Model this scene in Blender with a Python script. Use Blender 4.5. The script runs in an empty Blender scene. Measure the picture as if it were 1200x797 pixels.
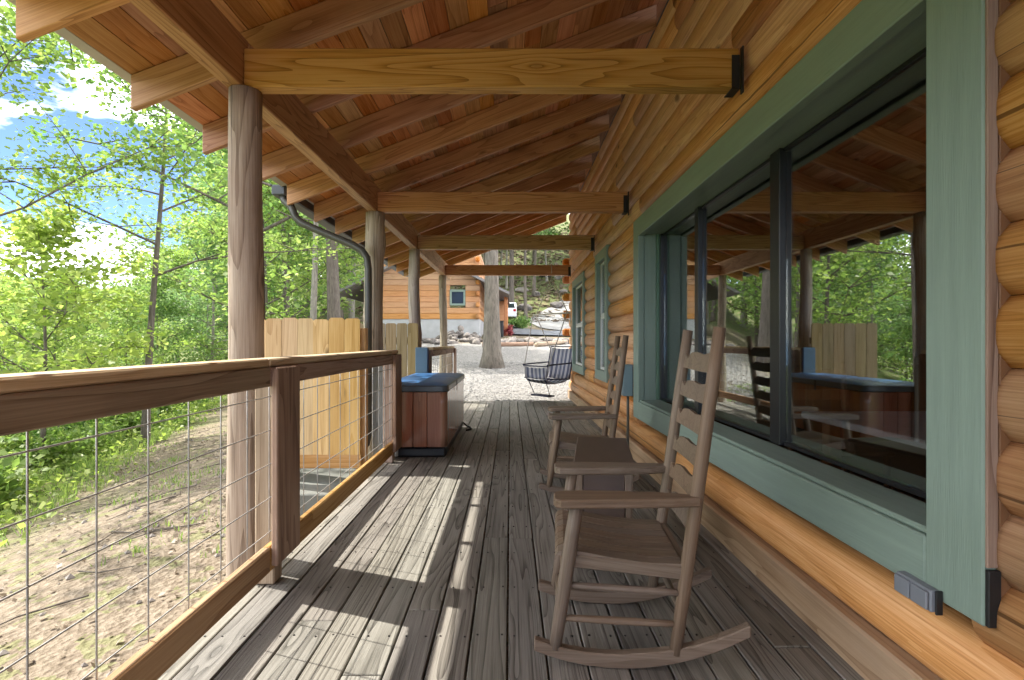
import bpy, bmesh, math, random
import numpy as np
from mathutils import Vector, Matrix, Euler

random.seed(7)
RNG = np.random.default_rng(11)
S = bpy.context.scene
C = S.collection
R = math.radians

# ------------------------------------------------------------------ camera, light, exposure
CAM_H = 1.12
cam_data = bpy.data.cameras.new('camera')
cam = bpy.data.objects.new('camera', cam_data)
C.objects.link(cam)
cam.location = (0, 0, CAM_H)
cam.rotation_euler = (R(90), 0, 0)
cam_data.sensor_width = 36
cam_data.lens = 620 / 1200 * 36
cam_data.shift_x = 2 / 1200
cam_data.shift_y = 2.5 / 1200
cam_data.clip_start = 0.05
cam_data.clip_end = 2000
S.camera = cam

SX, SY = 0.75, 0.28          # sunlight travels +SX in x and -SY in y for each metre it falls
sun_vec = Vector((-SX, SY, 1)).normalized()
sun_data = bpy.data.lights.new('sun', 'SUN')
sun_data.energy = 2.0
sun_data.angle = R(0.5)
sun_data.color = (1.0, 0.95, 0.86)
sun = bpy.data.objects.new('sun', sun_data)
C.objects.link(sun)
sun.rotation_euler = sun_vec.to_track_quat('Z', 'Y').to_euler()
sun.location = sun_vec * 40

W = bpy.data.worlds.new('World')
S.world = W
W.use_nodes = True
nt = W.node_tree
bgn = nt.nodes['Background']
sky = nt.nodes.new('ShaderNodeTexSky')
sky.sky_type = 'NISHITA'
sky.sun_disc = False
sky.sun_elevation = math.asin(sun_vec.z)
sky.sun_rotation = math.atan2(sun_vec.x, sun_vec.y) % (2 * math.pi)
sky.air_density = 0.17
sky.dust_density = 0.0
sky.ozone_density = 2.0
tcw = nt.nodes.new('ShaderNodeTexCoord')
mpw = nt.nodes.new('ShaderNodeMapping')
mpw.inputs['Scale'].default_value = (1.6, 1.6, 4.2)
mpw.inputs['Location'].default_value = (1.87, 1.09, 0.99)
nzw = nt.nodes.new('ShaderNodeTexNoise')
nzw.inputs['Scale'].default_value = 1.5
nzw.inputs['Detail'].default_value = 7
nzw.inputs['Roughness'].default_value = 0.55
rpw = nt.nodes.new('ShaderNodeValToRGB')
rpw.color_ramp.elements[0].position = 0.45
rpw.color_ramp.elements[1].position = 0.60
mxw = nt.nodes.new('ShaderNodeMix')
mxw.data_type = 'RGBA'
nt.links.new(tcw.outputs['Generated'], mpw.inputs['Vector'])
nt.links.new(mpw.outputs['Vector'], nzw.inputs['Vector'])
nt.links.new(nzw.outputs['Fac'], rpw.inputs['Fac'])
nt.links.new(rpw.outputs['Color'], mxw.inputs['Factor'])
nt.links.new(sky.outputs['Color'], mxw.inputs['A'])
mxw.inputs['B'].default_value = (12.5, 12.2, 11.9, 1)
nt.links.new(mxw.outputs['Result'], bgn.inputs['Color'])
bgn.inputs['Strength'].default_value = 0.15

S.render.engine = 'CYCLES'
S.view_settings.view_transform = 'Standard'
S.view_settings.look = 'None'
S.view_settings.exposure = 2.38
S.view_settings.gamma = 1.0
S.cycles.use_denoising = True
S.cycles.max_bounces = 12
S.cycles.diffuse_bounces = 8
S.cycles.glossy_bounces = 3
S.cycles.transmission_bounces = 4
S.cycles.transparent_max_bounces = 8
S.cycles.caustics_reflective = False
S.cycles.caustics_refractive = False
S.cycles.sample_clamp_indirect = 6.0


# ------------------------------------------------------------------ material helpers
class N:
    """small wrapper for building node materials"""
    def __init__(self, name):
        self.m = bpy.data.materials.new(name)
        self.m.use_nodes = True
        self.t = self.m.node_tree
        self.b = self.t.nodes['Principled BSDF']
        self.out = self.t.nodes['Material Output']

    def n(self, typ, **kw):
        nd = self.t.nodes.new('ShaderNode' + typ)
        for k, v in kw.items():
            if k.startswith('_'):
                setattr(nd, k[1:], v)
            else:
                nd.inputs[k.replace('__', ' ')].default_value = v
        return nd

    def l(self, a, b):
        self.t.links.new(a, b)

    def math(self, op, a, b=None, c=None):
        nd = self.n('Math', _operation=op)
        for i, v in enumerate((a, b, c)):
            if v is None:
                continue
            if isinstance(v, (int, float)):
                nd.inputs[i].default_value = v
            else:
                self.l(v, nd.inputs[i])
        return nd.outputs[0]

    def noise(self, vec, scale, detail=3, rough=0.55, dist=0.0):
        nd = self.n('TexNoise', Scale=scale, Detail=detail, Roughness=rough, Distortion=dist)
        self.l(vec, nd.inputs['Vector'])
        return nd.outputs['Fac']

    def mapped(self, vec, scale, loc=(0, 0, 0)):
        nd = self.n('Mapping', Scale=scale, Location=loc)
        self.l(vec, nd.inputs['Vector'])
        return nd.outputs['Vector']

    def coords(self, rand=True):
        tc = self.n('TexCoord')
        if not rand:
            return tc.outputs['Object']
        oi = self.n('ObjectInfo')
        v = self.n('VectorMath', _operation='SCALE')
        v.inputs[0].default_value = (37.0, 91.0, 53.0)
        self.l(oi.outputs['Random'], v.inputs['Scale'])
        a = self.n('VectorMath', _operation='ADD')
        self.l(tc.outputs['Object'], a.inputs[0])
        self.l(v.outputs[0], a.inputs[1])
        self.rand = oi.outputs['Random']
        return a.outputs[0]

    def ramp(self, fac, stops):
        nd = self.n('ValToRGB')
        cr = nd.color_ramp
        while len(cr.elements) < len(stops):
            cr.elements.new(0.5)
        for e, (p, c) in zip(cr.elements, stops):
            e.position = p
            e.color = (c[0], c[1], c[2], 1)
        self.l(fac, nd.inputs['Fac'])
        return nd.outputs['Color']

    def mix(self, fac, a, b, blend='MIX'):
        nd = self.n('Mix', _data_type='RGBA', _blend_type=blend)
        for sock, v in (('Factor', fac), ('A', a), ('B', b)):
            if isinstance(v, (int, float)):
                nd.inputs[sock].default_value = v
            elif isinstance(v, (tuple, list)):
                nd.inputs[sock].default_value = (v[0], v[1], v[2], 1)
            else:
                self.l(v, nd.inputs[sock])
        return nd.outputs['Result']

    def bump(self, h, strength=0.3, dist=0.01):
        nd = self.n('Bump', Strength=strength, Distance=dist)
        self.l(h, nd.inputs['Height'])
        self.l(nd.outputs['Normal'], self.b.inputs['Normal'])
        return nd

    def color(self, c):
        if isinstance(c, (tuple, list)):
            self.b.inputs['Base Color'].default_value = (c[0], c[1], c[2], 1)
        else:
            self.l(c, self.b.inputs['Base Color'])

    def rough(self, r, spec=0.4):
        self.b.inputs['Roughness'].default_value = r
        self.b.inputs['Specular IOR Level'].default_value = spec


def wood(name, dark, mid, light, contour=38.0, stretch=(0.6, 8.0, 8.0), gw=0.5, rough=0.6, var=0.2, hue=0.015,
         gpow=0.4, knot=0.0, bump=0.25, blotch=0.0, blotch_col=(0.1, 0.08, 0.06), spec=0.3, crack=0.0):
    k = N(name)
    v = k.coords()
    f = k.noise(k.mapped(v, stretch), 1.0, 1.5, 0.45, 0.35)
    kd = None
    if knot:
        vo = k.n('TexVoronoi', Scale=1.0, Randomness=1.0)
        k.l(k.mapped(v, (1.6, 3.6, 3.6)), vo.inputs['Vector'])
        kd = vo.outputs['Distance']
        f = k.math('ADD', f, k.math('MULTIPLY', k.math('POWER', 2.718, k.math('MULTIPLY', kd, -9.0)), 0.22))
    # growth rings: each ring darkens slowly and ends sharply
    g = k.math('FRACT', k.math('MULTIPLY', f, contour / 4.6))
    g = k.math('SUBTRACT', 1.0, k.math('POWER', g, 1.0 / gpow))
    fine = k.noise(k.mapped(v, (2.4, 150, 150)), 1.0, 5, 0.7)
    fine = k.math('MINIMUM', k.math('MAXIMUM', k.math('MULTIPLY_ADD', fine, 2.4, -0.7), 0.0), 1.0)
    s = k.math('ADD', k.math('MULTIPLY', g, gw), k.math('MULTIPLY', fine, 1.0 - gw))
    col = k.ramp(s, [(0.18, dark), (0.5, mid), (0.82, light)])
    if blotch:
        bl = k.noise(k.mapped(v, (0.9, 2.5, 2.5)), 1.3, 4, 0.6)
        bl = k.math('SMOOTHSTEP' if False else 'MULTIPLY', k.math('MAXIMUM', k.math('SUBTRACT', bl, 0.5), 0.0), 4.0 * blotch)
        bl = k.math('MINIMUM', bl, 0.85)
        col = k.mix(bl, col, blotch_col)
    if crack:
        tco = k.n('TexCoord')
        sx_ = k.n('SeparateXYZ')
        k.l(tco.outputs['Object'], sx_.inputs[0])
        wig = k.noise(k.mapped(v, (1.3, 0.2, 0.2)), 1.0, 3, 0.6)
        cw = k.noise(k.mapped(v, (0.55, 0.3, 0.3), (4, 2, 7)), 1.0, 1, 0.4)
        off = k.math('MULTIPLY_ADD', k.math('FRACT', k.math('MULTIPLY', k.rand, 5.7)), 0.11, -0.055)
        pos = k.math('SUBTRACT', k.math('SUBTRACT', sx_.outputs['Z'], off), k.math('MULTIPLY_ADD', wig, 0.05, -0.025))
        cl_ = k.math('LESS_THAN', k.math('ABSOLUTE', pos), k.math('MULTIPLY', k.math('MAXIMUM', k.math('SUBTRACT', cw, 0.47), 0.0), 0.022 * crack))
        col = k.mix(k.math('MULTIPLY', cl_, 0.8), col, tuple(c * 0.3 for c in dark))
    if knot:
        kk = k.math('MULTIPLY', k.math('MAXIMUM', k.math('SUBTRACT', 0.105, kd), 0.0), 12.0 * knot)
        col = k.mix(k.math('MINIMUM', kk, 0.9), col, tuple(c * 0.35 for c in dark))
    hs = k.n('HueSaturation')
    k.l(col, hs.inputs['Color'])
    k.l(k.math('MULTIPLY_ADD', k.rand, 2 * var, 1 - var), hs.inputs['Value'])
    rr = k.math('FRACT', k.math('MULTIPLY', k.rand, 7.31))
    k.l(k.math('MULTIPLY_ADD', rr, 2 * hue, 0.5 - hue), hs.inputs['Hue'])
    k.l(k.math('MULTIPLY_ADD', k.math('FRACT', k.math('MULTIPLY', k.rand, 13.7)), 0.3, 0.85), hs.inputs['Saturation'])
    k.color(hs.outputs['Color'])
    k.rough(rough, spec)
    if bump:
        k.bump(s, bump, 0.004)
    return k.m


def paint(name, c, var=0.12, rough=0.55, bump=0.1, scale=6.0, wear=None, grain=(1, 1, 1), metallic=0.0, spec=0.4):
    k = N(name)
    v = k.coords()
    a = k.noise(k.mapped(v, grain), scale, 4, 0.6)
    col = k.ramp(a, [(0.25, tuple(x * (1 - var) for x in c)), (0.75, tuple(min(1, x * (1 + var)) for x in c))])
    if wear:
        w = k.noise(k.mapped(v, grain), scale * 2.3, 5, 0.7)
        w = k.math('MINIMUM', k.math('MULTIPLY', k.math('MAXIMUM', k.math('SUBTRACT', w, 0.6), 0.0), 6.0), 0.8)
        col = k.mix(w, col, wear)
    k.color(col)
    k.rough(rough, spec)
    k.b.inputs['Metallic'].default_value = metallic
    if bump:
        k.bump(k.noise(k.mapped(v, grain), scale * 6, 3), bump, 0.004)
    return k.m


def leafmat(name, c1, c2, c3, trans=0.45):
    k = N(name)
    g = k.n('NewGeometry')
    col = k.ramp(g.outputs['Random Per Island'], [(0.0, c1), (0.5, c2), (1.0, c3)])
    d = k.n('BsdfDiffuse')
    t = k.n('BsdfTranslucent')
    gl = k.n('BsdfGlossy', Roughness=0.45)
    gl.inputs['Color'].default_value = (0.5, 0.5, 0.5, 1)
    k.l(col, d.inputs['Color'])
    hs = k.n('HueSaturation', Saturation=1.05, Value=1.6)
    k.l(col, hs.inputs['Color'])
    k.l(hs.outputs['Color'], t.inputs['Color'])
    m1 = k.n('MixShader', Fac=trans)
    k.l(d.outputs[0], m1.inputs[1]); k.l(t.outputs[0], m1.inputs[2])
    m2 = k.n('MixShader', Fac=0.05)
    k.l(m1.outputs[0], m2.inputs[1]); k.l(gl.outputs[0], m2.inputs[2])
    k.l(m2.outputs[0], k.out.inputs['Surface'])
    return k.m


def bark(name, d, l, scale=(9, 9, 1.6)):
    k = N(name)
    v = k.coords()
    a = k.noise(k.mapped(v, scale), 2.0, 5, 0.65, 0.6)
    b = k.noise(k.mapped(v, (1.2, 1.2, 0.8)), 1.5, 3)
    col = k.ramp(a, [(0.3, d), (0.65, l)])
    col = k.mix(k.math('MULTIPLY', b, 0.5), col, tuple(x * 0.75 + 0.02 for x in l))
    k.color(col)
    k.rough(0.9, 0.2)
    k.bump(a, 0.8, 0.03)
    return k.m


M = {}
M['deck'] = wood('weathered_deck_wood', (0.068, 0.062, 0.052), (0.172, 0.160, 0.138), (0.255, 0.240, 0.210), contour=52,
                 stretch=(0.42, 8.5, 8.5), gw=0.5, rough=0.62, var=0.2, knot=0.6, bump=0.5, blotch=0.35,
                 blotch_col=(0.06, 0.055, 0.05))
M['deck_pale'] = wood('pale_deck_wood', (0.085, 0.086, 0.073), (0.165, 0.168, 0.146), (0.235, 0.238, 0.21), contour=30,
                      gw=0.4, rough=0.65, var=0.1, bump=0.35, blotch=0.2, blotch_col=(0.14, 0.15, 0.13))
M['log'] = wood('honey_stained_log', (0.41, 0.18, 0.065), (0.585, 0.29, 0.118), (0.69, 0.39, 0.19), contour=42,
                stretch=(0.45, 6.5, 6.5), gw=0.24, rough=0.5, var=0.07, hue=0.005, crack=1.2, knot=1.3, bump=0.2, blotch=0.45,
                blotch_col=(0.33, 0.145, 0.05), spec=0.35)
M['log_far'] = wood('neighbour_log', (0.38, 0.185, 0.085), (0.48, 0.25, 0.12), (0.56, 0.32, 0.17), contour=20,
                    gw=0.3, rough=0.6, hue=0.004, var=0.05, bump=0.1)
M['log_end'] = wood('sunlit_log_end', (0.26, 0.09, 0.02), (0.40, 0.16, 0.035), (0.5, 0.22, 0.06), contour=60,
                    stretch=(6, 6, 6), gw=0.6, var=0.15, bump=0.2)
M['beam'] = wood('oiled_beam_wood', (0.24, 0.12, 0.045), (0.43, 0.225, 0.088), (0.53, 0.31, 0.14), contour=60,
                 stretch=(0.6, 7.0, 7.0), gw=0.55, rough=0.5, var=0.14, knot=0.7, bump=0.2, blotch=0.25,
                 blotch_col=(0.14, 0.065, 0.03))
M['rafter'] = wood('rafter_wood', (0.32, 0.15, 0.06), (0.49, 0.245, 0.105), (0.59, 0.33, 0.16), contour=36,
                   gw=0.45, rough=0.55, var=0.16, knot=0.6, bump=0.2, blotch=0.4, blotch_col=(0.13, 0.06, 0.03))
M['roofboard'] = wood('roof_board_wood', (0.31, 0.125, 0.05), (0.48, 0.215, 0.09), (0.58, 0.295, 0.14), contour=30,
                      gw=0.4, rough=0.6, var=0.33, hue=0.012, knot=0.8, bump=0.2, blotch=0.4,
                      blotch_col=(0.15, 0.06, 0.03))
M['railwood'] = wood('rail_wood', (0.15, 0.092, 0.06), (0.27, 0.18, 0.122), (0.36, 0.26, 0.188), contour=34,
                     gw=0.45, rough=0.65, var=0.12, knot=0.7, bump=0.3, blotch=0.5, blotch_col=(0.10, 0.055, 0.035))
M['railcap'] = wood('rail_cap_wood', (0.46, 0.31, 0.17), (0.62, 0.45, 0.27), (0.70, 0.54, 0.35), contour=34,
                    gw=0.4, rough=0.65, var=0.1, bump=0.3, blotch=0.4, blotch_col=(0.22, 0.13, 0.08))
M['railbottom'] = wood('bottom_rail_wood', (0.23, 0.10, 0.035), (0.36, 0.18, 0.075), (0.46, 0.27, 0.14), contour=34,
                       gw=0.4, rough=0.65, var=0.1, bump=0.3, blotch=0.3, blotch_col=(0.28, 0.22, 0.17))
M['picket'] = wood('new_pine_picket', (0.38, 0.22, 0.08), (0.53, 0.34, 0.14), (0.62, 0.43, 0.21), contour=22,
                   gw=0.35, rough=0.65, var=0.1, hue=0.008, knot=1.0, bump=0.15)
M['picket_old'] = wood('olive_picket', (0.22, 0.17, 0.08), (0.34, 0.26, 0.13), (0.42, 0.34, 0.19), contour=22,
                       gw=0.35, rough=0.7, var=0.1, knot=0.8, bump=0.15)
M['grayboard'] = wood('grey_weathered_board', (0.20, 0.23, 0.22), (0.34, 0.37, 0.36), (0.44, 0.47, 0.46), contour=26,
                      gw=0.4, rough=0.7, var=0.08, hue=0.0, knot=0.6, bump=0.2)
M['chair'] = wood('brown_stained_chair_wood', (0.122, 0.084, 0.057), (0.172, 0.124, 0.087), (0.218, 0.163, 0.12), contour=44, gw=0.3, rough=0.5, var=0.06, hue=0.004, bump=0.2, blotch=0.3, blotch_col=(0.13, 0.09, 0.065))
M['table'] = paint('dark_brown_table_paint', (0.095, 0.065, 0.052), 0.12, 0.45, 0.1, 5, grain=(1, 4, 4))
M['green'] = paint('sage_green_trim_paint', (0.215, 0.285, 0.243), 0.10, 0.5, 0.25, 4, wear=(0.165, 0.23, 0.18), grain=(0.5, 8, 8))
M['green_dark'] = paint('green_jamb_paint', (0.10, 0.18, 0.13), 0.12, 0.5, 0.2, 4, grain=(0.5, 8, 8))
M['black'] = paint('black_window_frame', (0.012, 0.013, 0.015), 0.2, 0.35, 0.05, 5)
M['blackplastic'] = paint('black_plastic', (0.015, 0.015, 0.016), 0.2, 0.5, 0.1, 8)
M['bronze'] = paint('dark_bronze_metal', (0.075, 0.075, 0.062), 0.15, 0.35, 0.05, 5)
M['gutter'] = paint('dark_gutter_metal', (0.06, 0.068, 0.075), 0.15, 0.4, 0.05, 5)
M['hanger'] = paint('black_steel_hanger', (0.018, 0.016, 0.015), 0.2, 0.5, 0.1, 9)
M['wire'] = paint('galvanised_wire', (0.42, 0.41, 0.40), 0.2, 0.45, 0.0, 30, metallic=0.35)
M['drip'] = paint('pale_drip_edge', (0.50, 0.50, 0.46), 0.08, 0.5, 0.05, 6)
M['shingle'] = paint('grey_shingle', (0.22, 0.21, 0.215), 0.35, 0.9, 0.5, 20)
M['boxblue'] = paint('blue_grey_box_paint', (0.17, 0.24, 0.27), 0.06, 0.45, 0.05, 5)
M['outlet'] = paint('grey_outlet_cover', (0.19, 0.205, 0.235), 0.08, 0.45, 0.05, 8)
M['tub'] = wood('mahogany_tub_panel', (0.21, 0.08, 0.034), (0.275, 0.11, 0.048), (0.33, 0.14, 0.065), contour=24,
                stretch=(0.5, 6, 6), gw=0.4, rough=0.16, var=0.05, bump=0.0, spec=0.6)
M['tubrim'] = paint('dark_grey_tub_rim', (0.075, 0.09, 0.10), 0.1, 0.35, 0.05, 6)
M['bluecover'] = paint('blue_vinyl_cover', (0.04, 0.135, 0.32), 0.15, 0.36, 0.2, 3)
M['bluepanel'] = paint('faded_blue_panel', (0.13, 0.22, 0.30), 0.12, 0.5, 0.1, 4)
M['rope'] = paint('pale_rope', (0.55, 0.52, 0.46), 0.15, 0.9, 0.3, 60)
M['navy'] = paint('navy_edge', (0.03, 0.03, 0.06), 0.15, 0.7, 0.1, 20)
M['curtain'] = paint('white_curtain', (0.7, 0.7, 0.68), 0.06, 0.8, 0.1, 10)
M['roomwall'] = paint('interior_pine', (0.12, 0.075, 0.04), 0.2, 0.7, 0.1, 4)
M['tabletop'] = paint('interior_tabletop', (0.62, 0.60, 0.68), 0.08, 0.35, 0.05, 4)
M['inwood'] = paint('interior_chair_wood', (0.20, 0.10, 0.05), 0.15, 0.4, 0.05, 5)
M['concrete'] = paint('concrete', (0.42, 0.43, 0.44), 0.12, 0.9, 0.4, 3)
M['asphalt'] = paint('asphalt', (0.13, 0.14, 0.155), 0.2, 0.9, 0.5, 5)
M['roadgravel'] = paint('pale_gravel_road', (0.27, 0.265, 0.255), 0.12, 0.95, 0.6, 4)
M['rock'] = paint('fieldstone', (0.22, 0.195, 0.175), 0.4, 0.9, 0.6, 3, wear=(0.20, 0.165, 0.14))
M['rock_dark'] = paint('dark_fieldstone', (0.12, 0.108, 0.10), 0.4, 0.9, 0.6, 3, wear=(0.25, 0.22, 0.19))
M['bark_dark'] = bark('grey_brown_bark', (0.045, 0.038, 0.032), (0.17, 0.145, 0.12))
M['bark_pale'] = bark('pale_grey_bark', (0.11, 0.10, 0.085), (0.34, 0.315, 0.27))
M['post'] = wood('peeled_log_post', (0.19, 0.15, 0.11), (0.35, 0.285, 0.22), (0.48, 0.41, 0.33), crack=1.3, contour=40,
                 stretch=(0.4, 7, 7), gw=0.4, rough=0.7, var=0.08, knot=0.9, bump=0.8, blotch=0.5, blotch_col=(0.21, 0.13, 0.085))
M['leaf_a'] = leafmat('spring_leaf', (0.12, 0.20, 0.045), (0.19, 0.28, 0.065), (0.27, 0.34, 0.10), 0.55)
M['leaf_b'] = leafmat('green_leaf', (0.08, 0.16, 0.04), (0.135, 0.23, 0.062), (0.20, 0.29, 0.085), 0.52)
M['leaf_c'] = leafmat('far_leaf', (0.10, 0.19, 0.07), (0.145, 0.24, 0.085), (0.21, 0.29, 0.105), 0.5)
M['leaf_y'] = leafmat('yellow_green_leaf', (0.18, 0.26, 0.05), (0.26, 0.34, 0.075), (0.34, 0.40, 0.12), 0.55)
M['leaf_red'] = leafmat('red_bush_leaf', (0.20, 0.03, 0.04), (0.30, 0.06, 0.07), (0.36, 0.13, 0.12), 0.3)
M['litter'] = leafmat('dry_leaf', (0.13, 0.098, 0.07), (0.205, 0.162, 0.12), (0.29, 0.24, 0.185), 0.2)
M['pebble'] = leafmat('gravel_stone', (0.16, 0.156, 0.15), (0.24, 0.234, 0.225), (0.35, 0.34, 0.33), 0.0)
M['carpaint'] = paint('white_car_paint', (0.72, 0.74, 0.78), 0.03, 0.2, 0.0, 4)
M['carglass'] = paint('dark_car_glass', (0.02, 0.025, 0.03), 0.1, 0.08, 0.0, 4)
M['redlamp'] = paint('red_tail_lamp', (0.35, 0.01, 0.01), 0.05, 0.2, 0.0, 4)
M['rubber'] = paint('rubber', (0.02, 0.02, 0.02), 0.1, 0.8, 0.1, 10)

# window glass: clear pane with a coated mirror-like reflection
k = N('window_glass')
lw = k.n('LayerWeight', Blend=0.35)
gl = k.n('BsdfGlossy', Roughness=0.0)
gl.inputs['Color'].default_value = (0.95, 0.97, 0.96, 1)
tr = k.n('BsdfTransparent')
tr.inputs['Color'].default_value = (0.8, 0.83, 0.82, 1)
ms = k.n('MixShader')
k.l(k.math('MULTIPLY_ADD', lw.outputs['Facing'], 0.38, 0.18), ms.inputs['Fac'])
k.l(tr.outputs[0], ms.inputs[1]); k.l(gl.outputs[0], ms.inputs[2])
k.l(ms.outputs[0], k.out.inputs['Surface'])
M['glass'] = k.m

# striped cloth of the hanging chair
k = N('striped_cloth')
v = k.coords(rand=False)
w1 = k.n('TexWave', Scale=3.2, Distortion=0.3)
w1.bands_direction = 'Y'
k.l(v, w1.inputs['Vector'])
w2 = k.n('TexWave', Scale=8.5, Distortion=0.2)
w2.bands_direction = 'Y'
k.l(v, w2.inputs['Vector'])
st = k.math('ADD', k.math('MULTIPLY', w1.outputs['Fac'], 0.6), k.math('MULTIPLY', w2.outputs['Fac'], 0.4))
k.color(k.ramp(st, [(0.3, (0.10, 0.11, 0.18)), (0.52, (0.24, 0.255, 0.32)), (0.72, (0.52, 0.52, 0.56))]))
k.rough(0.9, 0.2)
M['stripe'] = k.m


# ------------------------------------------------------------------ geometry helpers
def new_mesh(name, verts, faces, mat=None, smooth=False):
    me = bpy.data.meshes.new(name)
    me.from_pydata([tuple(v) for v in verts], [], [tuple(f) for f in faces])
    if mat:
        me.materials.append(mat)
    if smooth:
        me.polygons.foreach_set('use_smooth', [True] * len(me.polygons))
    me.update()
    return me


def quads_mesh(name, V, mat):
    """V: (n,4,3) array of quads"""
    n = len(V)
    me = bpy.data.meshes.new(name)
    me.vertices.add(n * 4)
    me.vertices.foreach_set('co', np.ascontiguousarray(V, dtype=np.float32).ravel())
    me.loops.add(n * 4)
    me.loops.foreach_set('vertex_index', np.arange(n * 4, dtype=np.int32))
    me.polygons.add(n)
    me.polygons.foreach_set('loop_start', np.arange(0, n * 4, 4, dtype=np.int32))
    me.materials.append(mat)
    me.update(calc_edges=True)
    return me


def bm_mesh(name, bm, mat=None, smooth=False):
    bmesh.ops.recalc_face_normals(bm, faces=bm.faces)
    me = bpy.data.meshes.new(name)
    bm.to_mesh(me)
    bm.free()
    if mat:
        me.materials.append(mat)
    if smooth:
        me.polygons.foreach_set('use_smooth', [True] * len(me.polygons))
    return me


def tag(o, label=None, cat=None, group=None, kind=None):
    if label: o['label'] = label
    if cat: o['category'] = cat
    if group: o['group'] = group
    if kind: o['kind'] = kind
    return o


def thing(name, label, cat, loc=(0, 0, 0), group=None, kind=None):
    o = bpy.data.objects.new(name, None)
    C.objects.link(o)
    o.location = loc
    o.empty_display_size = 0.1
    return tag(o, label, cat, group, kind)


def link(name, me, parent=None, mw=None):
    """link mesh ME as one object; MW is its matrix in world space (parents built unrotated)"""
    o = bpy.data.objects.new(name, me)
    C.objects.link(o)
    mw = mw or Matrix.Identity(4)
    if parent is not None:
        o.parent = parent
        root, off = parent, Matrix.Identity(4)
        base = world_of(parent)
        o.matrix_parent_inverse = base.inverted()
    o.matrix_basis = mw
    o['_w'] = [c for r in mw for c in r]
    return o


def world_of(o):
    if '_w' in o:
        f = list(o['_w'])
        return Matrix([f[0:4], f[4:8], f[8:12], f[12:16]])
    return Matrix.Translation(o.location)


_bx = {}
def box_mesh(L, Wd, T, mat, bevel=0.004, key=None):
    kk = (round(L, 4), round(Wd, 4), round(T, 4), mat.name, round(bevel, 4))
    if kk in _bx:
        return _bx[kk]
    bm = bmesh.new()
    bmesh.ops.create_cube(bm, size=1.0)
    bmesh.ops.scale(bm, vec=(L, Wd, T), verts=bm.verts)
    if bevel:
        bmesh.ops.bevel(bm, geom=bm.edges[:], offset=min(bevel, 0.3 * min(L, Wd, T)), segments=1, affect='EDGES')
    me = bm_mesh('board_mesh', bm, mat)
    _bx[kk] = me
    return me


def frame(p0, p1, up=(0, 0, 1)):
    p0, p1 = Vector(p0), Vector(p1)
    x = (p1 - p0).normalized()
    u = Vector(up)
    y = u.cross(x)
    if y.length < 1e-5:
        y = Vector((0, 1, 0)).cross(x)
    y.normalize()
    z = x.cross(y)
    m = Matrix((x, y, z)).transposed().to_4x4()
    m.translation = (p0 + p1) / 2
    return m


def board(name, p0, p1, w, t, mat, parent=None, up=(0, 0, 1), bevel=0.004):
    """plank from p0 to p1 (centre line): local x runs along the grain, w across, t along UP"""
    L = (Vector(p1) - Vector(p0)).length
    return link(name, box_mesh(L, w, t, mat, bevel), parent, frame(p0, p1, up))


def abox(name, lo, hi, mat, parent=None, bevel=0.004, grain='x'):
    """axis-aligned block between two corners, grain along x, y or z"""
    lo, hi = Vector(lo), Vector(hi)
    c, d = (lo + hi) / 2, hi - lo
    if grain == 'x':
        return board(name, (lo.x, c.y, c.z), (hi.x, c.y, c.z), d.y, d.z, mat, parent, (0, 0, 1), bevel)
    if grain == 'y':
        return board(name, (c.x, lo.y, c.z), (c.x, hi.y, c.z), d.x, d.z, mat, parent, (0, 0, 1), bevel)
    return board(name, (c.x, c.y, lo.z), (c.x, c.y, hi.z), d.y, d.x, mat, parent, (1, 0, 0), bevel)


def tube_geo(pts, radii, n=8, V=None, F=None, cap=True):
    """append a tube to V, F lists"""
    V = [] if V is None else V
    F = [] if F is None else F
    pts = [Vector(p) for p in pts]
    if isinstance(radii, (int, float)):
        radii = [radii] * len(pts)
    base = len(V)
    side = None
    for i, p in enumerate(pts):
        d = (pts[min(i + 1, len(pts) - 1)] - pts[max(i - 1, 0)]).normalized()
        if side is None:
            side = d.cross(Vector((0, 0, 1)))
            if side.length < 0.1:
                side = d.cross(Vector((1, 0, 0)))
        side = (side - d * side.dot(d)).normalized()
        o = d.cross(side)
        for j in range(n):
            a = 2 * math.pi * j / n
            V.append(p + (side * math.cos(a) + o * math.sin(a)) * radii[i])
    for i in range(len(pts) - 1):
        for j in range(n):
            a, b = base + i * n + j, base + i * n + (j + 1) % n
            F.append((a, b, b + n, a + n))
    if cap:
        F.append(tuple(base + j for j in reversed(range(n))))
        F.append(tuple(base + (len(pts) - 1) * n + j for j in range(n)))
    return V, F


def tube(name, pts, radii, mat, parent=None, n=8, smooth=True):
    V, F = tube_geo(pts, radii, n)
    return link(name, new_mesh(name, V, F, mat, smooth), parent)


def rod(name, p0, p1, r0, r1, mat, parent=None, n=10, bulge=0.0):
    """turned round rod with its own axis along local x"""
    p0, p1 = Vector(p0), Vector(p1)
    L = (p1 - p0).length
    pts, rr = [], []
    for i in range(6):
        t = i / 5
        pts.append((-L / 2 + L * t, 0, 0))
        rr.append((r0 * (1 - t) + r1 * t) * (1 + bulge * math.sin(math.pi * t)))
    V, F = tube_geo(pts, rr, n)
    return link(name, new_mesh(name, V, F, mat, True), parent, frame(p0, p1))


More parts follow.
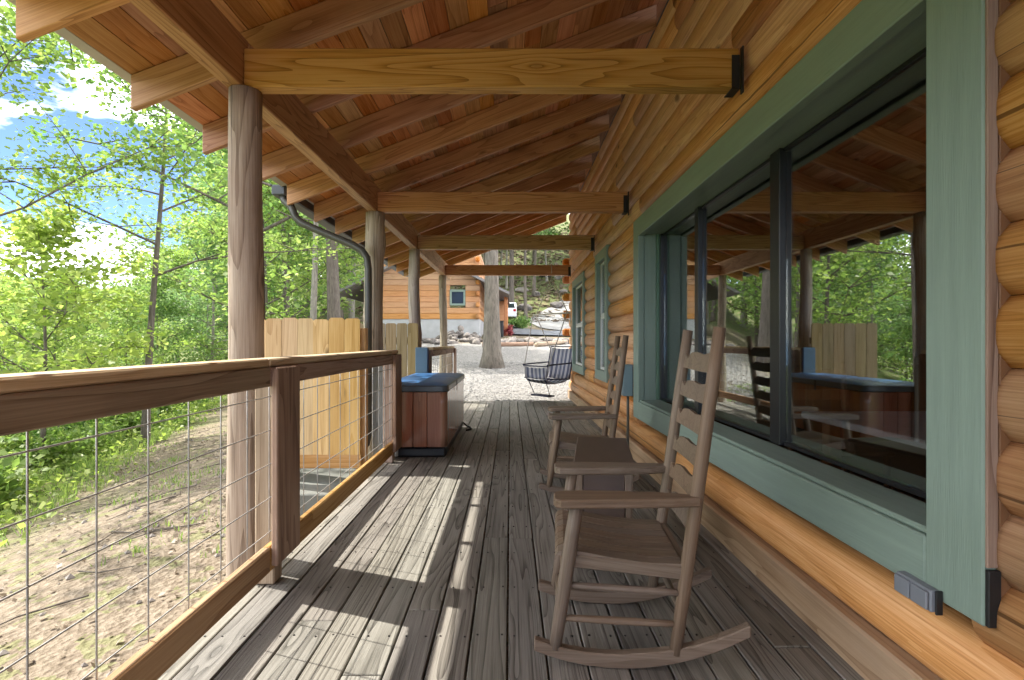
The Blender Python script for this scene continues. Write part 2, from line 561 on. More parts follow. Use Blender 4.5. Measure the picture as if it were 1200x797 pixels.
def prism(name, outline, t, mat, parent=None, mw=None, bevel=0.0):
    """outline: (x,y) polygon extruded along z, centred"""
    bm = bmesh.new()
    vs = [bm.verts.new((x, y, -t / 2)) for x, y in outline]
    f = bm.faces.new(vs)
    r = bmesh.ops.extrude_face_region(bm, geom=[f])
    bmesh.ops.translate(bm, vec=(0, 0, t), verts=[e for e in r['geom'] if isinstance(e, bmesh.types.BMVert)])
    if bevel:
        es = [e for e in bm.edges if len(e.link_faces) == 2 and e.calc_face_angle(0) > 1.0]
        bmesh.ops.bevel(bm, geom=es, offset=bevel, segments=1, affect='EDGES')
    return link(name, bm_mesh(name, bm, mat), parent, mw)


def copy_thing(root, loc, rotz=None, scale=None):
    r = root.copy()
    C.objects.link(r)
    r.location = loc
    if rotz is not None:
        r.rotation_euler = (0, 0, rotz)
    if scale is not None:
        r.scale = scale if not isinstance(scale, (int, float)) else (scale,) * 3
    for ch in list(root.children):
        c = ch.copy(); C.objects.link(c); c.parent = r
        for g in list(ch.children):
            d = g.copy(); C.objects.link(d); d.parent = c
    return r


# ------------------------------------------------------------------ terrain
def sstep(a, b, x):
    t = np.clip((x - a) / (b - a), 0, 1)
    return t * t * (3 - 2 * t)


def ground_z(x, y):
    x = np.asarray(x, float); y = np.asarray(y, float)
    zf = np.interp(y, [-40, 0, 8, 10, 14, 20, 27, 35, 45, 60, 90, 160], [-1.5, -0.55, -0.42, -0.09, 0.2, 0.75, 1.2, 1.9, 3.0, 8.0, 21, 40])
    d = np.clip(-x - 1.3, 0, None)
    zl = -0.50 - 0.16 * np.minimum(d, 14) - 0.07 * np.clip(d - 14, 0, 30) + 0.035 * np.clip(y, -10, 22)
    zl = zl + 0.18 * np.clip(y - 22, 0, 120) * sstep(-0.85, -0.35, x / np.maximum(np.abs(y), 1.0))
    zl = zl + 0.25 * np.clip(-x - 60, 0, 100)
    edge = -3.6 - 0.36 * np.clip(y - 10, 0, 60)
    w = sstep(0.0, 1.0, (edge - x) / 3.5 + 0.55)
    z = zf * (1 - w) + zl * w
    z = z + 0.05 * np.sin(x * 0.9 + 1.3) * np.sin(y * 0.7) * (0.3 + w)
    return z


gx = np.concatenate([np.linspace(-260, -30, 30)[:-1], np.linspace(-30, 20, 141), np.linspace(20, 200, 22)[1:]])
gy = np.concatenate([np.linspace(-120, -6, 16)[:-1], np.linspace(-6, 60, 175), np.linspace(60, 260, 26)[1:]])
GX, GY = np.meshgrid(gx, gy)
GZ = ground_z(GX, GY)
nx_, ny_ = len(gx), len(gy)
gv = np.stack([GX.ravel(), GY.ravel(), GZ.ravel()], 1)
gf = [(j * nx_ + i, j * nx_ + i + 1, (j + 1) * nx_ + i + 1, (j + 1) * nx_ + i) for j in range(ny_ - 1) for i in range(nx_ - 1)]
k = N('ground_cover')
v = k.coords(rand=False)
at = k.n('Attribute', _attribute_name='zone')
sep = k.n('SeparateColor')
k.l(at.outputs['Color'], sep.inputs[0])
n1 = k.noise(v, 1.1, 5, 0.65)
n2 = k.noise(v, 14.0, 4, 0.65)
n3 = k.noise(v, 4.0, 4, 0.6)
dirt = k.ramp(n2, [(0.3, (0.13, 0.10, 0.072)), (0.5, (0.205, 0.165, 0.122)), (0.72, (0.28, 0.235, 0.18))])
dirt = k.mix(k.math('MULTIPLY', k.math('GREATER_THAN', n3, 0.56), 0.5), dirt, (0.17, 0.19, 0.07))
grass = k.ramp(n2, [(0.3, (0.045, 0.085, 0.018)), (0.5, (0.10, 0.15, 0.035)), (0.75, (0.20, 0.19, 0.08))])
grass = k.mix(k.math('MULTIPLY', k.math('GREATER_THAN', n1, 0.55), 0.6), grass, (0.24, 0.18, 0.11))
vo = k.n('TexVoronoi', Scale=26.0)
k.l(v, vo.inputs['Vector'])
grav = k.ramp(vo.outputs['Color'], [(0.1, (0.14, 0.137, 0.133)), (0.5, (0.225, 0.22, 0.213)), (0.9, (0.34, 0.333, 0.32))])
grav = k.mix(k.math('MULTIPLY', n1, 0.35), grav, (0.24, 0.21, 0.175))
c = k.mix(sep.outputs[1], dirt, grass)
c = k.mix(sep.outputs[0], c, grav)
k.color(c)
k.rough(0.95, 0.15)
k.bump(k.math('ADD', n2, k.math('MULTIPLY', vo.outputs['Distance'], 0.6)), 0.8, 0.04)
ground_me = new_mesh('ground', gv, gf, k.m, True)
zone = np.zeros((len(gv), 4), np.float32)
xx, yy = gv[:, 0], gv[:, 1]
wob = 0.5 * np.sin(xx * 1.7) + 0.4 * np.sin(yy * 1.3 + xx)
edge = -3.0 - 0.30 * np.clip(yy - 10, 0, 60)
isg = sstep(edge - 0.8, edge + 0.8, xx + 0.3 * wob) * sstep(8.0, 9.0, yy) * (1 - sstep(24 + 0, 25.5, yy + 0.5 * wob))
isgreen = 1 - sstep(-0.7, 0.7, xx - (-5.2 - 0.42 * np.clip(yy - 5, -3, 40)) + wob)
isgreen = np.maximum(isgreen, 0.75 * sstep(36, 42, yy))
zone[:, 0] = isg; zone[:, 1] = isgreen; zone[:, 3] = 1
ca = ground_me.color_attributes.new('zone', 'FLOAT_COLOR', 'POINT')
ca.data.foreach_set('color', zone.ravel())
g = link('ground', ground_me)
tag(g, 'sloping earth, gravel yard and wooded hillside round the porch', kind='structure')


def drape(name, poly_pts, width, mat, lift, label, ns=40):
    """ribbon of ground surface that follows the terrain"""
    P = np.array(poly_pts, float)
    t = np.linspace(0, len(P) - 1, ns)
    cx = np.interp(t, range(len(P)), P[:, 0]); cy = np.interp(t, range(len(P)), P[:, 1])
    V, F = [], []
    m = 7
    for i in range(ns):
        dx = cx[min(i + 1, ns - 1)] - cx[max(i - 1, 0)]; dy = cy[min(i + 1, ns - 1)] - cy[max(i - 1, 0)]
        L = math.hypot(dx, dy); nxv, nyv = -dy / L, dx / L
        for j in range(m):
            s = (j / (m - 1) - 0.5) * width
            x, y = cx[i] + nxv * s, cy[i] + nyv * s
            V.append((x, y, float(ground_z(x, y)) + lift))
    for i in range(ns - 1):
        for j in range(m - 1):
            F.append((i * m + j, i * m + j + 1, (i + 1) * m + j + 1, (i + 1) * m + j))
    return tag(link(name, new_mesh(name, V, F, mat, True)), label, kind='structure')


drape('gravel_road', [(14, 28), (8, 31.5), (4.5, 37), (3.8, 44), (7, 50), (16, 54)], 5.0, M['roadgravel'], 0.06,
      'pale gravel road curving uphill past the yard')
drape('asphalt_drive', [(5, 31), (1.5, 31.5), (-1.0, 35), (-1.4, 40)], 3.6, M['asphalt'], 0.10, 'dark asphalt drive beside the neighbouring cabin')

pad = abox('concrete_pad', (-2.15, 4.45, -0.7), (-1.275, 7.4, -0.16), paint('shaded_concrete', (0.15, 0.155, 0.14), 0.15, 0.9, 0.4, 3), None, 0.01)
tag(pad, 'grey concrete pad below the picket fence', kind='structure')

# ------------------------------------------------------------------ porch deck
DECK_END = 10.1
deck = thing('porch_deck', 'weathered grey wooden deck of the porch', None, (0, 0, 0), kind='structure')
bw = 0.14
x = -1.27
i = 0
rnd = random.Random(3)
while x < 1.19:
    w = min(bw, 1.19 - x)
    y = -1.4 - rnd.uniform(0, 2.0)
    while y < DECK_END:
        L = rnd.choice([2.44, 3.05, 3.66, 3.66])
        y1 = min(y + L, DECK_END + rnd.uniform(-0.006, 0.006))
        if DECK_END - y1 < 0.5:
            y1 = DECK_END + rnd.uniform(-0.006, 0.006)
        mat = M['deck']
        o = board('board', (x + w / 2, y + 0.002, -0.0195 + rnd.uniform(-0.0015, 0.0015)), (x + w / 2, y1 - 0.003, -0.0195 + rnd.uniform(-0.0015, 0.0015)),
                  w - 0.006 - rnd.uniform(0, 0.002), 0.036, mat, deck, bevel=0.003)
        y = y1
        if y >= DECK_END - 0.1:
            break
    x += bw
    i += 1
scr = []
for yj in [0.4 * q - 1.18 for q in range(17)]:
    for q in range(17):
        for dx_ in (0.028, 0.112):
            scr.append((-1.27 + bw * q + dx_ + rnd.uniform(-.006, .006), yj + rnd.uniform(-.008, .008)))
V, F = [], []
for (a, b) in scr:
    if a < 1.17:
        i0 = len(V)
        for q in range(6):
            V.append((a + 0.0042 * math.cos(q * 1.0472), b + 0.0042 * math.sin(q * 1.0472), 0.0012))
        for q in range(6):
            V.append((a + 0.0042 * math.cos(q * 1.0472), b + 0.0042 * math.sin(q * 1.0472), -0.004))
        F.append(tuple(range(i0, i0 + 6)))
        F += [(i0 + q, i0 + 6 + q, i0 + 6 + (q + 1) % 6, i0 + (q + 1) % 6) for q in range(6)]
tag(link('screws', new_mesh('screws', V, F, M['hanger']), deck), kind='stuff')
for yj in [0.4 * q - 1.2 for q in range(29)]:
    if yj < DECK_END - 0.1:
        abox('joist', (-1.25, yj, -0.24), (1.17, yj + 0.04, -0.041), M['railwood'], deck, 0)
abox('fascia_board', (-1.27, DECK_END - 0.06, -0.26), (1.19, DECK_END - 0.02, -0.042), M['deck_pale'], deck)
abox('side_fascia', (-1.262, -1.5, -0.26), (-1.225, DECK_END - 0.065, -0.042), M['railwood'], deck, grain='y')

# ------------------------------------------------------------------ log cabin
WX = 1.20      # crest of the logs
NOT = 0.034    # depth of the notch between logs
WALL_END = 10.85
cabin = thing('log_cabin', 'honey coloured log cabin wall with sage green window trim along the porch', 'building', (2.5, 4, 0))
PITCH = 0.18


def log_mesh(L, h, seed):
    r = random.Random(seed)
    nseg = max(1, int(L / 1.6))
    m = 7
    V, F = [], []
    for i in range(nseg + 1):
        xx_ = -L / 2 + L * i / nseg
        dz = r.uniform(-0.003, 0.003); dd = r.uniform(-0.004, 0.004)
        for j in range(m):
            a = -1 + 2 * j / (m - 1)
            yb = NOT * (1 - abs(a) ** 3.0) + dd * (1 - a * a)
            V.append((xx_, yb, a * (h / 2 - 0.0015) + dz * (1 - a * a)))
        V.append((xx_, -0.14, h / 2 - 0.0015)); V.append((xx_, -0.14, -h / 2 + 0.0015))
    k_ = m + 2
    for i in range(nseg):
        for j in range(k_):
            a, b = i * k_ + j, i * k_ + (j + 1) % k_
            F.append((a, a + k_, b + k_, b))
    F.append(tuple(range(k_))); F.append(tuple(nseg * k_ + j for j in reversed(range(k_))))
    me = new_mesh('log_mesh', V, F, M['log'], False)
    sm = [len(p.vertices) == 4 for p in me.polygons]
    me.polygons.foreach_set('use_smooth', sm)
    bm = bmesh.new(); bm.from_mesh(me); bmesh.ops.recalc_face_normals(bm, faces=bm.faces); bm.to_mesh(me); bm.free()
    return me


# wall openings (outer edge of the trim): y0, y1, z0, z1
OPEN = [(1.318, 5.07, 0.409, 2.27), (6.5, 7.38, 0.62, 2.32), (8.55, 10.1, 0.58, 2.27)]
rot_log = Matrix.Rotation(math.radians(90), 4, 'Z')   # local x -> world y, local y -> world -x
zrow = 0.155
row = 0
lr = random.Random(5)
while zrow < 3.75:
    h = PITCH
    cuts = []
    for (a, b, c0, c1) in OPEN:
        lo, hi = c0 + 0.06, c1 - 0.06
        if zrow + h > lo + 0.02 and zrow < hi - 0.02:
            cuts.append((a + 0.06, b - 0.06, lo, hi))
    segs, y0 = [], -3.0
    for (a, b, lo, hi) in cuts:
        segs.append((y0, a)); y0 = b
    segs.append((y0, WALL_END))
    for (a, b) in segs:
        y = a
        while b - y > 0.02:
            L = lr.uniform(2.6, 5.2)
            e = min(b, y + L)
            if b - e < 0.7:
                e = b
            me = log_mesh(e - y - 0.003, h, lr.random())
            mw = Matrix.Translation((WX + 0.034, (y + e) / 2, zrow + h / 2)) @ rot_log
            link('log', me, cabin, mw)
            y = e
    zrow += h
    row += 1
# short filler pieces of log above and below openings are hidden by the trim; sill timber at the deck
abox('sill_timber', (1.178, -3, -0.02), (1.30, WALL_END, 0.15), wood('sill_timber_wood', (0.28, 0.15, 0.07), (0.40, 0.235, 0.125), (0.50, 0.32, 0.19),
     contour=26, rough=0.6, var=0.05, bump=0.3, blotch=0.5, blotch_col=(0.25, 0.17, 0.12)), cabin, 0.01, 'y')
# crossing log ends at the far corner
for q in range(10):
    z = 0.155 + PITCH * (2 * q + 0.5)
    if 1.15 < z < 3.3:
        abox('log_end', (1.08, WALL_END - 0.02, z - 0.075), (1.30, WALL_END + 0.15, z + 0.075), M['log_end'], cabin, 0.03)
# the end walls and the rest of the house shell
abox('end_wall', (1.30, WALL_END - 0.14, -0.3), (6.5, WALL_END, 3.75), M['log'], cabin)
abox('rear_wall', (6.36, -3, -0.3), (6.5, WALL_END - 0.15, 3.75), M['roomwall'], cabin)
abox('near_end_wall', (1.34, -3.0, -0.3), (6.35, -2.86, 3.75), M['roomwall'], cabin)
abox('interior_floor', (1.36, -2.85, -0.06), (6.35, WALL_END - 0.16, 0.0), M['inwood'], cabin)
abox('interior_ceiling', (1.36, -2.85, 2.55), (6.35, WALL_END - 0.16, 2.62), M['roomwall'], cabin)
abox('interior_partition', (1.45, 6.0, 0.0), (6.35, 6.1, 2.54), M['roomwall'], cabin)


def trim(name, lo, hi, grain, parent, mat=None, bevel=0.005):
    return abox(name, lo, hi, mat or M['green'], parent, bevel, grain)


# the big three-pane window
win = link('window', box_mesh(0.02, 0.02, 0.02, M['green']), cabin, Matrix.Translation((1.30, 3.2, 0.5)))
TX = 1.178; TB = 1.235
y0, y1, z0, z1 = OPEN[0]
trim('side_trim', (TX, y0, z0), (TB, 1.503, z1), 'z', win)
trim('side_trim', (TX, 4.88, z0), (TB, y1, z1), 'z', win)
trim('head_trim', (TX, 1.505, 2.10), (TB, 4.878, z1), 'y', win)
trim('apron_trim', (TX, 1.505, z0), (TB, 4.878, 0.570), 'y', win)
jx0, jx1 = TB + 0.002, 1.46
trim('jamb', (jx0, 1.46, 0.57), (jx1, 1.50, 2.12), 'z', win)
trim('jamb', (jx0, 4.885, 0.57), (jx0 + 0.11, 4.925, 2.12), 'z', win)
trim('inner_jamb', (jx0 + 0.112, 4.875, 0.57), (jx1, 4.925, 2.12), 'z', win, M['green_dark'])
trim('head_jamb', (jx0, 1.505, 2.115), (jx1, 4.88, 2.155), 'y', win)
trim('sill', (1.19, 1.506, 0.5705), (1.375, 4.874, 0.590), 'y', win)
GXW = 1.405
fr = 0.035
for (a, b) in ((1.503, 1.503 + fr), (2.70, 2.80), (3.87, 3.945), (4.84, 4.874)):
    abox('mullion', (GXW - 0.032, a, 0.592), (GXW + 0.04, b, 2.112), M['black'], win, 0.004, 'z')
for (a, b) in ((1.540, 2.698), (2.802, 3.868), (3.947, 4.838)):
    abox('sash_rail', (GXW - 0.012, a, 0.592), (GXW + 0.03, b, 0.612), M['black'], win, 0.003, 'y')
    abox('sash_rail', (GXW - 0.012, a, 2.092), (GXW + 0.03, b, 2.112), M['black'], win, 0.003, 'y')
    abox('pane', (GXW, a, 0.614), (GXW + 0.006, b, 2.090), M['glass'], win, 0)
abox('trim_gap_shade', (TX + 0.031, 1.306, z0 + 0.01), (TB + 0.03, 1.3165, z1 - 0.01), M['inwood'], win, 0.001, 'z')  # added dark strip: hides the green side, stands in for log notch shadow
# raw brown wood edge of the near trim board and its dark lower block
abox('raw_trim_edge', (TX + 0.002, 1.308, 0.56), (TX + 0.03, 1.3165, z1), M['railwood'], win, 0.002, 'z')
abox('dark_corner_block', (TX + 0.002, 1.304, z0 + 0.005), (TX + 0.034, 1.3165, 0.555), M['blackplastic'], win, 0.002, 'z')
for (y0, y1, z0, z1) in OPEN[1:]:
    w2 = link('window', box_mesh(0.021, 0.02, 0.02, M['green']), cabin, Matrix.Translation((1.30, (y0 + y1) / 2, z0 + 0.02)))
    tw = 0.13
    trim('side_trim', (TX, y0, z0), (TB, y0 + tw, z1), 'z', w2)
    trim('side_trim', (TX, y1 - tw, z0), (TB, y1, z1), 'z', w2)
    trim('head_trim', (TX, y0 + tw + 0.002, z1 - tw), (TB, y1 - tw - 0.002, z1), 'y', w2)
    trim('apron_trim', (TX, y0 + tw + 0.002, z0), (TB, y1 - tw - 0.002, z0 + tw), 'y', w2)
    a, b, c0, c1 = y0 + tw, y1 - tw, z0 + tw, z1 - tw
    zm = (c0 + c1) / 2
    for (p, q) in ((c0, zm - 0.002), (zm + 0.002, c1)):
        abox('sash', (1.235, a, p), (1.27, a + 0.035, q), M['curtain'], w2, 0.003, 'z')
        abox('sash', (1.235, b - 0.035, p), (1.27, b, q), M['curtain'], w2, 0.003, 'z')
        abox('sash', (1.236, a + 0.036, p), (1.27, b - 0.036, p + 0.035), M['curtain'], w2, 0.003, 'y')
        abox('sash', (1.236, a + 0.036, q - 0.035), (1.27, b - 0.036, q), M['curtain'], w2, 0.003, 'y')
        abox('pane', (1.252, a + 0.036, p + 0.036), (1.258, b - 0.036, q - 0.036), M['glass'], w2, 0)
    abox('curtain', (1.33, a, c0), (1.34, b, c0 + (c1 - c0) * 0.55), M['curtain'], w2, 0)

# ------------------------------------------------------------------ porch roof: posts, header, tie beams, rafters, boards
roof = thing('porch_roof', 'brown timber porch roof with rafters, tie beams and round log posts', 'porch roof', (-0.4, 5, 0))
SL = 0.385
RB_W = 3.684                      # underside of the rafters at x = 1.20
def rb(x): return RB_W + SL * (x - 1.20)
RV = 0.19                         # vertical depth of a rafter
EX = -2.11
ROOF_Y0, ROOF_Y1 = -3.2, 11.25
HZ = CAM_H + 1.299                # underside of the header
def hx(y): return -1.405 + 0.0128 * (y - 2.6)      # centre line of the header


def rafter_mesh():
    bm = bmesh.new()
    a, b = EX + 0.004, 1.19
    pts = [(a, rb(a)), (b, rb(b)), (b, rb(b) + RV), (a, rb(a) + RV)]
    L = b - a
    ca, sa = math.cos(math.atan(SL)), math.sin(math.atan(SL))
    # local frame: x along the rafter
    cx_, cz_ = (a + b) / 2, (rb(a) + rb(b)) / 2 + RV / 2
    loc = []
    for (px, pz) in pts:
        dx, dz = px - cx_, pz - cz_
        loc.append((dx * ca + dz * sa, -dx * sa + dz * ca))
    t = 0.042
    vs = [bm.verts.new((x_, -t / 2, z_)) for x_, z_ in loc]
    f = bm.faces.new(vs)
    r = bmesh.ops.extrude_face_region(bm, geom=[f])
    bmesh.ops.translate(bm, vec=(0, t, 0), verts=[e for e in r['geom'] if isinstance(e, bmesh.types.BMVert)])
    bmesh.ops.bevel(bm, geom=bm.edges[:], offset=0.004, segments=1, affect='EDGES')
    me = bm_mesh('rafter_mesh', bm, M['rafter'])
    mw = Matrix.Translation((cx_, 0, cz_)) @ Matrix.Rotation(-math.atan(SL), 4, 'Y')
    return me, mw


rme, rmw = rafter_mesh()
ys = [2.27 + 0.684 * q for q in range(-8, 14)]
ys = [y for y in ys if ROOF_Y0 < y < ROOF_Y1 - 0.2] + [ROOF_Y1 - 0.04]
for y in ys:
    link('rafter', rme, roof, Matrix.Translation((0, y, 0)) @ rmw)
# roof boards above the rafters, running along the porch
rr_ = random.Random(9)
ang = Matrix.Rotation(-math.atan(SL), 4, 'Y')
slope_len = math.hypot(1, SL)
xx_ = EX
u = Vector((1, 0, SL)).normalized()
nrm = Vector((-SL, 0, 1)).normalized()
joints = ys
while xx_ < 1.22:
    wx = 0.140 / slope_len
    y = ROOF_Y0 - rr_.uniform(0, 1.2)
    while y < ROOF_Y1:
        nspan = rr_.choice([1, 2, 3, 4, 5])
        y1 = y + 0.684 * nspan
        if ROOF_Y1 - y1 < 0.6:
            y1 = ROOF_Y1 + 0.02
        p = Vector((xx_ + wx / 2, 0, rb(xx_ + wx / 2) + RV + 0.0085)) + nrm * (0.0035 + rr_.uniform(0, 0.002))
        board('roof_board', (p.x, y + 0.0015, p.z), (p.x, y1 - 0.0015, p.z), 0.1365, 0.016, M['roofboard'], roof, nrm, 0.002)
        y = y1
    xx_ += wx
# covering above the boards, and the metal drip edge along the eave
p0 = Vector((EX - 0.05, 0, rb(EX - 0.05) + RV + 0.04)); p1 = Vector((4.2, 0, rb(4.2) + RV + 0.04))
bm = bmesh.new()
V = [(p0.x, ROOF_Y0 - .1, p0.z), (p1.x, ROOF_Y0 - .1, p1.z), (p1.x, ROOF_Y1 + .08, p1.z), (p0.x, ROOF_Y1 + .08, p0.z)]
V2 = [(a, b, c_ + 0.03) for a, b, c_ in V]
me = new_mesh('shingles', V + V2, [(3, 2, 1, 0), (4, 5, 6, 7), (0, 1, 5, 4), (1, 2, 6, 5), (2, 3, 7, 6), (3, 0, 4, 7)], M['shingle'])
link('shingle_cover', me, roof)
bm.free()
V = [(p1.x, ROOF_Y0 - .1, p1.z), (8.0, ROOF_Y0 - .1, p1.z - 1.2), (8.0, ROOF_Y1 + .08, p1.z - 1.2), (p1.x, ROOF_Y1 + .08, p1.z)]
V2 = [(a, b, c_ + 0.03) for a, b, c_ in V]
link('rear_slope', new_mesh('rear_slope', V + V2, [(3, 2, 1, 0), (4, 5, 6, 7), (0, 1, 5, 4), (1, 2, 6, 5), (2, 3, 7, 6), (3, 0, 4, 7)], M['shingle']), roof)
dz = rb(EX) + RV
board('drip_edge', (EX - 0.03, ROOF_Y0, dz + 0.005), (EX - 0.03, ROOF_Y1, dz + 0.005), 0.055, 0.012, M['drip'], roof, nrm, 0.002)
# header on the posts
htop = rb(-1.39) - 0.006
for (a, b) in ((-3.0, 2.745), (2.748, 7.42), (7.423, 11.1)):
    board('header_beam', (hx(a), a, (HZ + htop) / 2), (hx(b), b, (HZ + htop) / 2), 0.090, htop - HZ, M['beam'], roof, bevel=0.006)
# tie beams with steel hangers at the wall
for yb in (0.1, 2.69, 5.26, 7.39, 10.26):
    xl = hx(yb) + 0.047
    abox('tie_beam', (xl, yb, HZ), (1.165, yb + 0.088, HZ + 0.198), M['beam'], roof, 0.006)
    hb = abox('beam_hanger', (1.125, yb - 0.006, HZ - 0.006), (1.166, yb - 0.001, HZ + 0.16), M['hanger'], roof, 0.001)
    abox('hanger_strap', (1.125, yb - 0.006, HZ - 0.012), (1.17, yb + 0.096, HZ - 0.0065), M['hanger'], hb, 0.001)
    abox('hanger_plate', (1.165, yb - 0.035, HZ - 0.045), (1.173, yb - 0.008, HZ + 0.19), M['hanger'], hb, 0.001)


def log_post(px, py, ztop, r, rough, seed, lean=0.0):
    rn = random.Random(seed)
    zb = float(ground_z(px, py)) - 0.25
    n, m = 16, 22
    knots = [(rn.uniform(zb, ztop), rn.uniform(0, 6.28), rn.uniform(0.6, 1.0)) for _ in range(int(5 + rough * 14))]
    ph = [rn.uniform(0, 6.28) for _ in range(4)]
    V, F = [], []
    # built along local x so that the grain follows the post
    L = ztop - zb
    for i in range(m):
        t = i / (m - 1)
        z = zb + L * t
        ox = 0.012 * rough * math.sin(3.1 * z + ph[0]); oy = 0.012 * rough * math.sin(2.3 * z + ph[1])
        for j in range(n):
            a = 6.2832 * j / n
            rad = r * (1.07 - 0.1 * t) * (1 + 0.05 * rough * math.sin(2 * a + ph[2] + 2 * z) + 0.04 * rough * math.sin(3 * a + ph[3] - 3 * z))
            for (kz, ka, ks) in knots:
                d = ((z - kz) / 0.06) ** 2 + (2 * math.sin((a - ka) / 2) / 0.5) ** 2
                rad += 0.16 * r * rough * ks * math.exp(-d)
            V.append((z - (zb + L / 2), rad * math.cos(a) + oy, rad * math.sin(a) + ox))
    for i in range(m - 1):
        for j in range(n):
            a, b = i * n + j, i * n + (j + 1) % n
            F.append((a, b, b + n, a + n))
    F.append(tuple(reversed(range(n)))); F.append(tuple((m - 1) * n + j for j in range(n)))
    return link('porch_post', new_mesh('porch_post', V, F, M['post'], True), roof,
                Matrix.Translation((px, py, zb + L / 2)) @ Matrix.Rotation(-math.pi / 2, 4, 'Y'))


log_post(hx(2.72) + 0.034, 2.74, HZ - 0.002, 0.083, 0.35, 1)
log_post(hx(5.3) + 0.005, 5.31, HZ - 0.002, 0.092, 1.0, 2)
log_post(hx(7.44), 7.44, HZ - 0.002, 0.078, 1.1, 4)
log_post(hx(10.3), 10.30, HZ - 0.002, 0.072, 1.0, 6)
log_post(hx(-0.2), -0.2, HZ - 0.002, 0.085, 0.5, 8)
# gutter and downspout
gz = rb(EX) + RV
gy0, gy1 = 5.0, ROOF_Y1
gut = abox('gutter', (-2.262, gy0, gz - 0.088), (-2.128, gy1, gz + 0.012), M['gutter'], roof, 0.012, 'y')
abox('gutter_lip', (-2.272, gy0 + 0.002, gz + 0.002), (-2.2625, gy1, gz + 0.022), M['gutter'], gut, 0.003, 'y')
dpts = [(-2.185, 5.06, gz - 0.06), (-2.16, 5.055, gz - 0.13), (-2.085, 5.04, gz - 0.19), (-2.066, 5.03, 2.37), (-2.045, 5.03, 2.31), (-1.99, 5.03, 2.255), (-1.88, 5.03, 2.205), (-1.50, 5.03, 2.045),
        (-1.41, 5.03, 1.99), (-1.362, 5.03, 1.92), (-1.35, 5.03, 1.82), (-1.35, 5.03, 0.25), (-1.365, 5.02, 0.16), (-1.45, 5.0, 0.06)]
tube('downspout', dpts, 0.036, M['bronze'], roof, 8)

# ------------------------------------------------------------------ railing
RX = -1.05         # inner face of the rails


def railing(label, ya, yb, post_boards, posts, group):
    t = thing('deck_railing', label, 'railing', (RX - 0.05, ya, 0), group)
    joints_ = [ya] + [p for p in post_boards if ya < p < yb] + [yb]
    for a, b in zip(joints_[:-1], joints_[1:]):
        abox('cap_rail', (RX - 0.115, a, 1.012), (RX - 0.004, b - 0.003, 1.047), M['railcap'], t, 0.006, 'y')
        abox('top_rail', (RX - 0.038, a, 0.925), (RX, b - 0.003, 1.0105), M['railwood'], t, 0.005, 'y')
        abox('bottom_rail', (RX - 0.038, a, 0.112), (RX, b - 0.003, 0.221), M['railbottom'], t, 0.005, 'y')
    for p in posts:
        abox('rail_post', (RX - 0.13, p, 0.0005), (RX - 0.04, p + 0.09, 1.010), M['railwood'], t, 0.006, 'z')
    for p in post_boards:
        abox('post_board', (RX + 0.001, p, 0.136), (RX + 0.030, p + 0.25, 1.008), M['railwood'], t, 0.005, 'z')
    xw = RX - 0.042
    z = 0.262
    while z < 0.925:
        rod('wire', (xw + 0.004, ya, z), (xw + 0.004, yb, z), 0.0026, 0.0026, M['wire'], t, 5)
        z += 0.153
    y = ya + 0.096
    while y < yb:
        rod('wire', (xw, y, 0.21), (xw, y, 0.935), 0.0026, 0.0026, M['wire'], t, 5)
        y += 0.20
    return t


railing('near wooden deck railing with wire mesh, running up to the hot tub', -1.3, 4.99, [2.32, 4.72], [0.0, 2.44, 4.90], 'porch railings')
railing('short far deck railing between hot tub and deck end', 7.25, 10.05, [9.80], [7.28, 9.90], 'porch railings')

# ------------------------------------------------------------------ privacy fences
_pk = {}
def picket(x, y, zb, zt, mat, parent, w=0.1405):
    L = zt - zb
    kk = (round(L, 3), mat.name)
    if kk not in _pk:
        o = [(-L / 2, -w / 2), (L / 2 - 0.018, -w / 2), (L / 2, -w / 2 + 0.02), (L / 2, w / 2 - 0.02), (L / 2 - 0.018, w / 2), (-L / 2, w / 2)]
        bm = bmesh.new()
        vs = [bm.verts.new((a, b, -0.008)) for a, b in o]
        f = bm.faces.new(vs)
        r = bmesh.ops.extrude_face_region(bm, geom=[f])
        bmesh.ops.translate(bm, vec=(0, 0, 0.016), verts=[e for e in r['geom'] if isinstance(e, bmesh.types.BMVert)])
        _pk[kk] = bm_mesh('picket_mesh', bm, mat)
    return link('picket', _pk[kk], parent, frame((x, y, zb), (x, y, zt), (0, 1, 0)))


fen = thing('privacy_fence', 'yellow pine picket fence with dog-eared tops facing the porch', 'fence', (-1.8, 4.8, -0.15))
rp = random.Random(2)
for q in range(7):
    x_ = -2.285 + 0.142 * q
    picket(x_, 4.80 + rp.uniform(-0.002, 0.002), 0.08, round(1.335 + rp.choice([-0.008, 0, 0.006]), 3), M['picket'], fen)
for q in range(2):
    abox('grey_picket', (-1.325 + 0.126 * q, 5.085, 0.02), (-1.205 + 0.126 * q, 5.1, 0.97), M['grayboard'], fen, 0.003, 'z')
abox('kick_board', (-2.36, 4.782, -0.02), (-1.35, 4.80 - 0.012, 0.10), M['railbottom'], fen, 0.004)
for z in (0.35, 1.1):
    abox('fence_rail', (-2.36, 4.812, z), (-1.37, 4.85, z + 0.085), M['picket'], fen)
for x_ in (-2.40, -1.42):
    abox('fence_post', (x_, 4.855, -0.148), (x_ + 0.09, 4.945, 1.25), M['picket'], fen, 0.005, 'z')
fen2 = thing('privacy_fence', 'olive brown pickets standing behind the hot tub', 'fence', (-1.6, 7.1, -0.3))
for q in range(6):
    picket(-2.05 + 0.148 * q, 7.12, 0.02, 1.375, M['picket_old'], fen2)
for z in (0.3, 1.1):
    abox('fence_rail', (-2.1, 7.135, z), (-1.24, 7.17, z + 0.085), M['picket_old'], fen2)
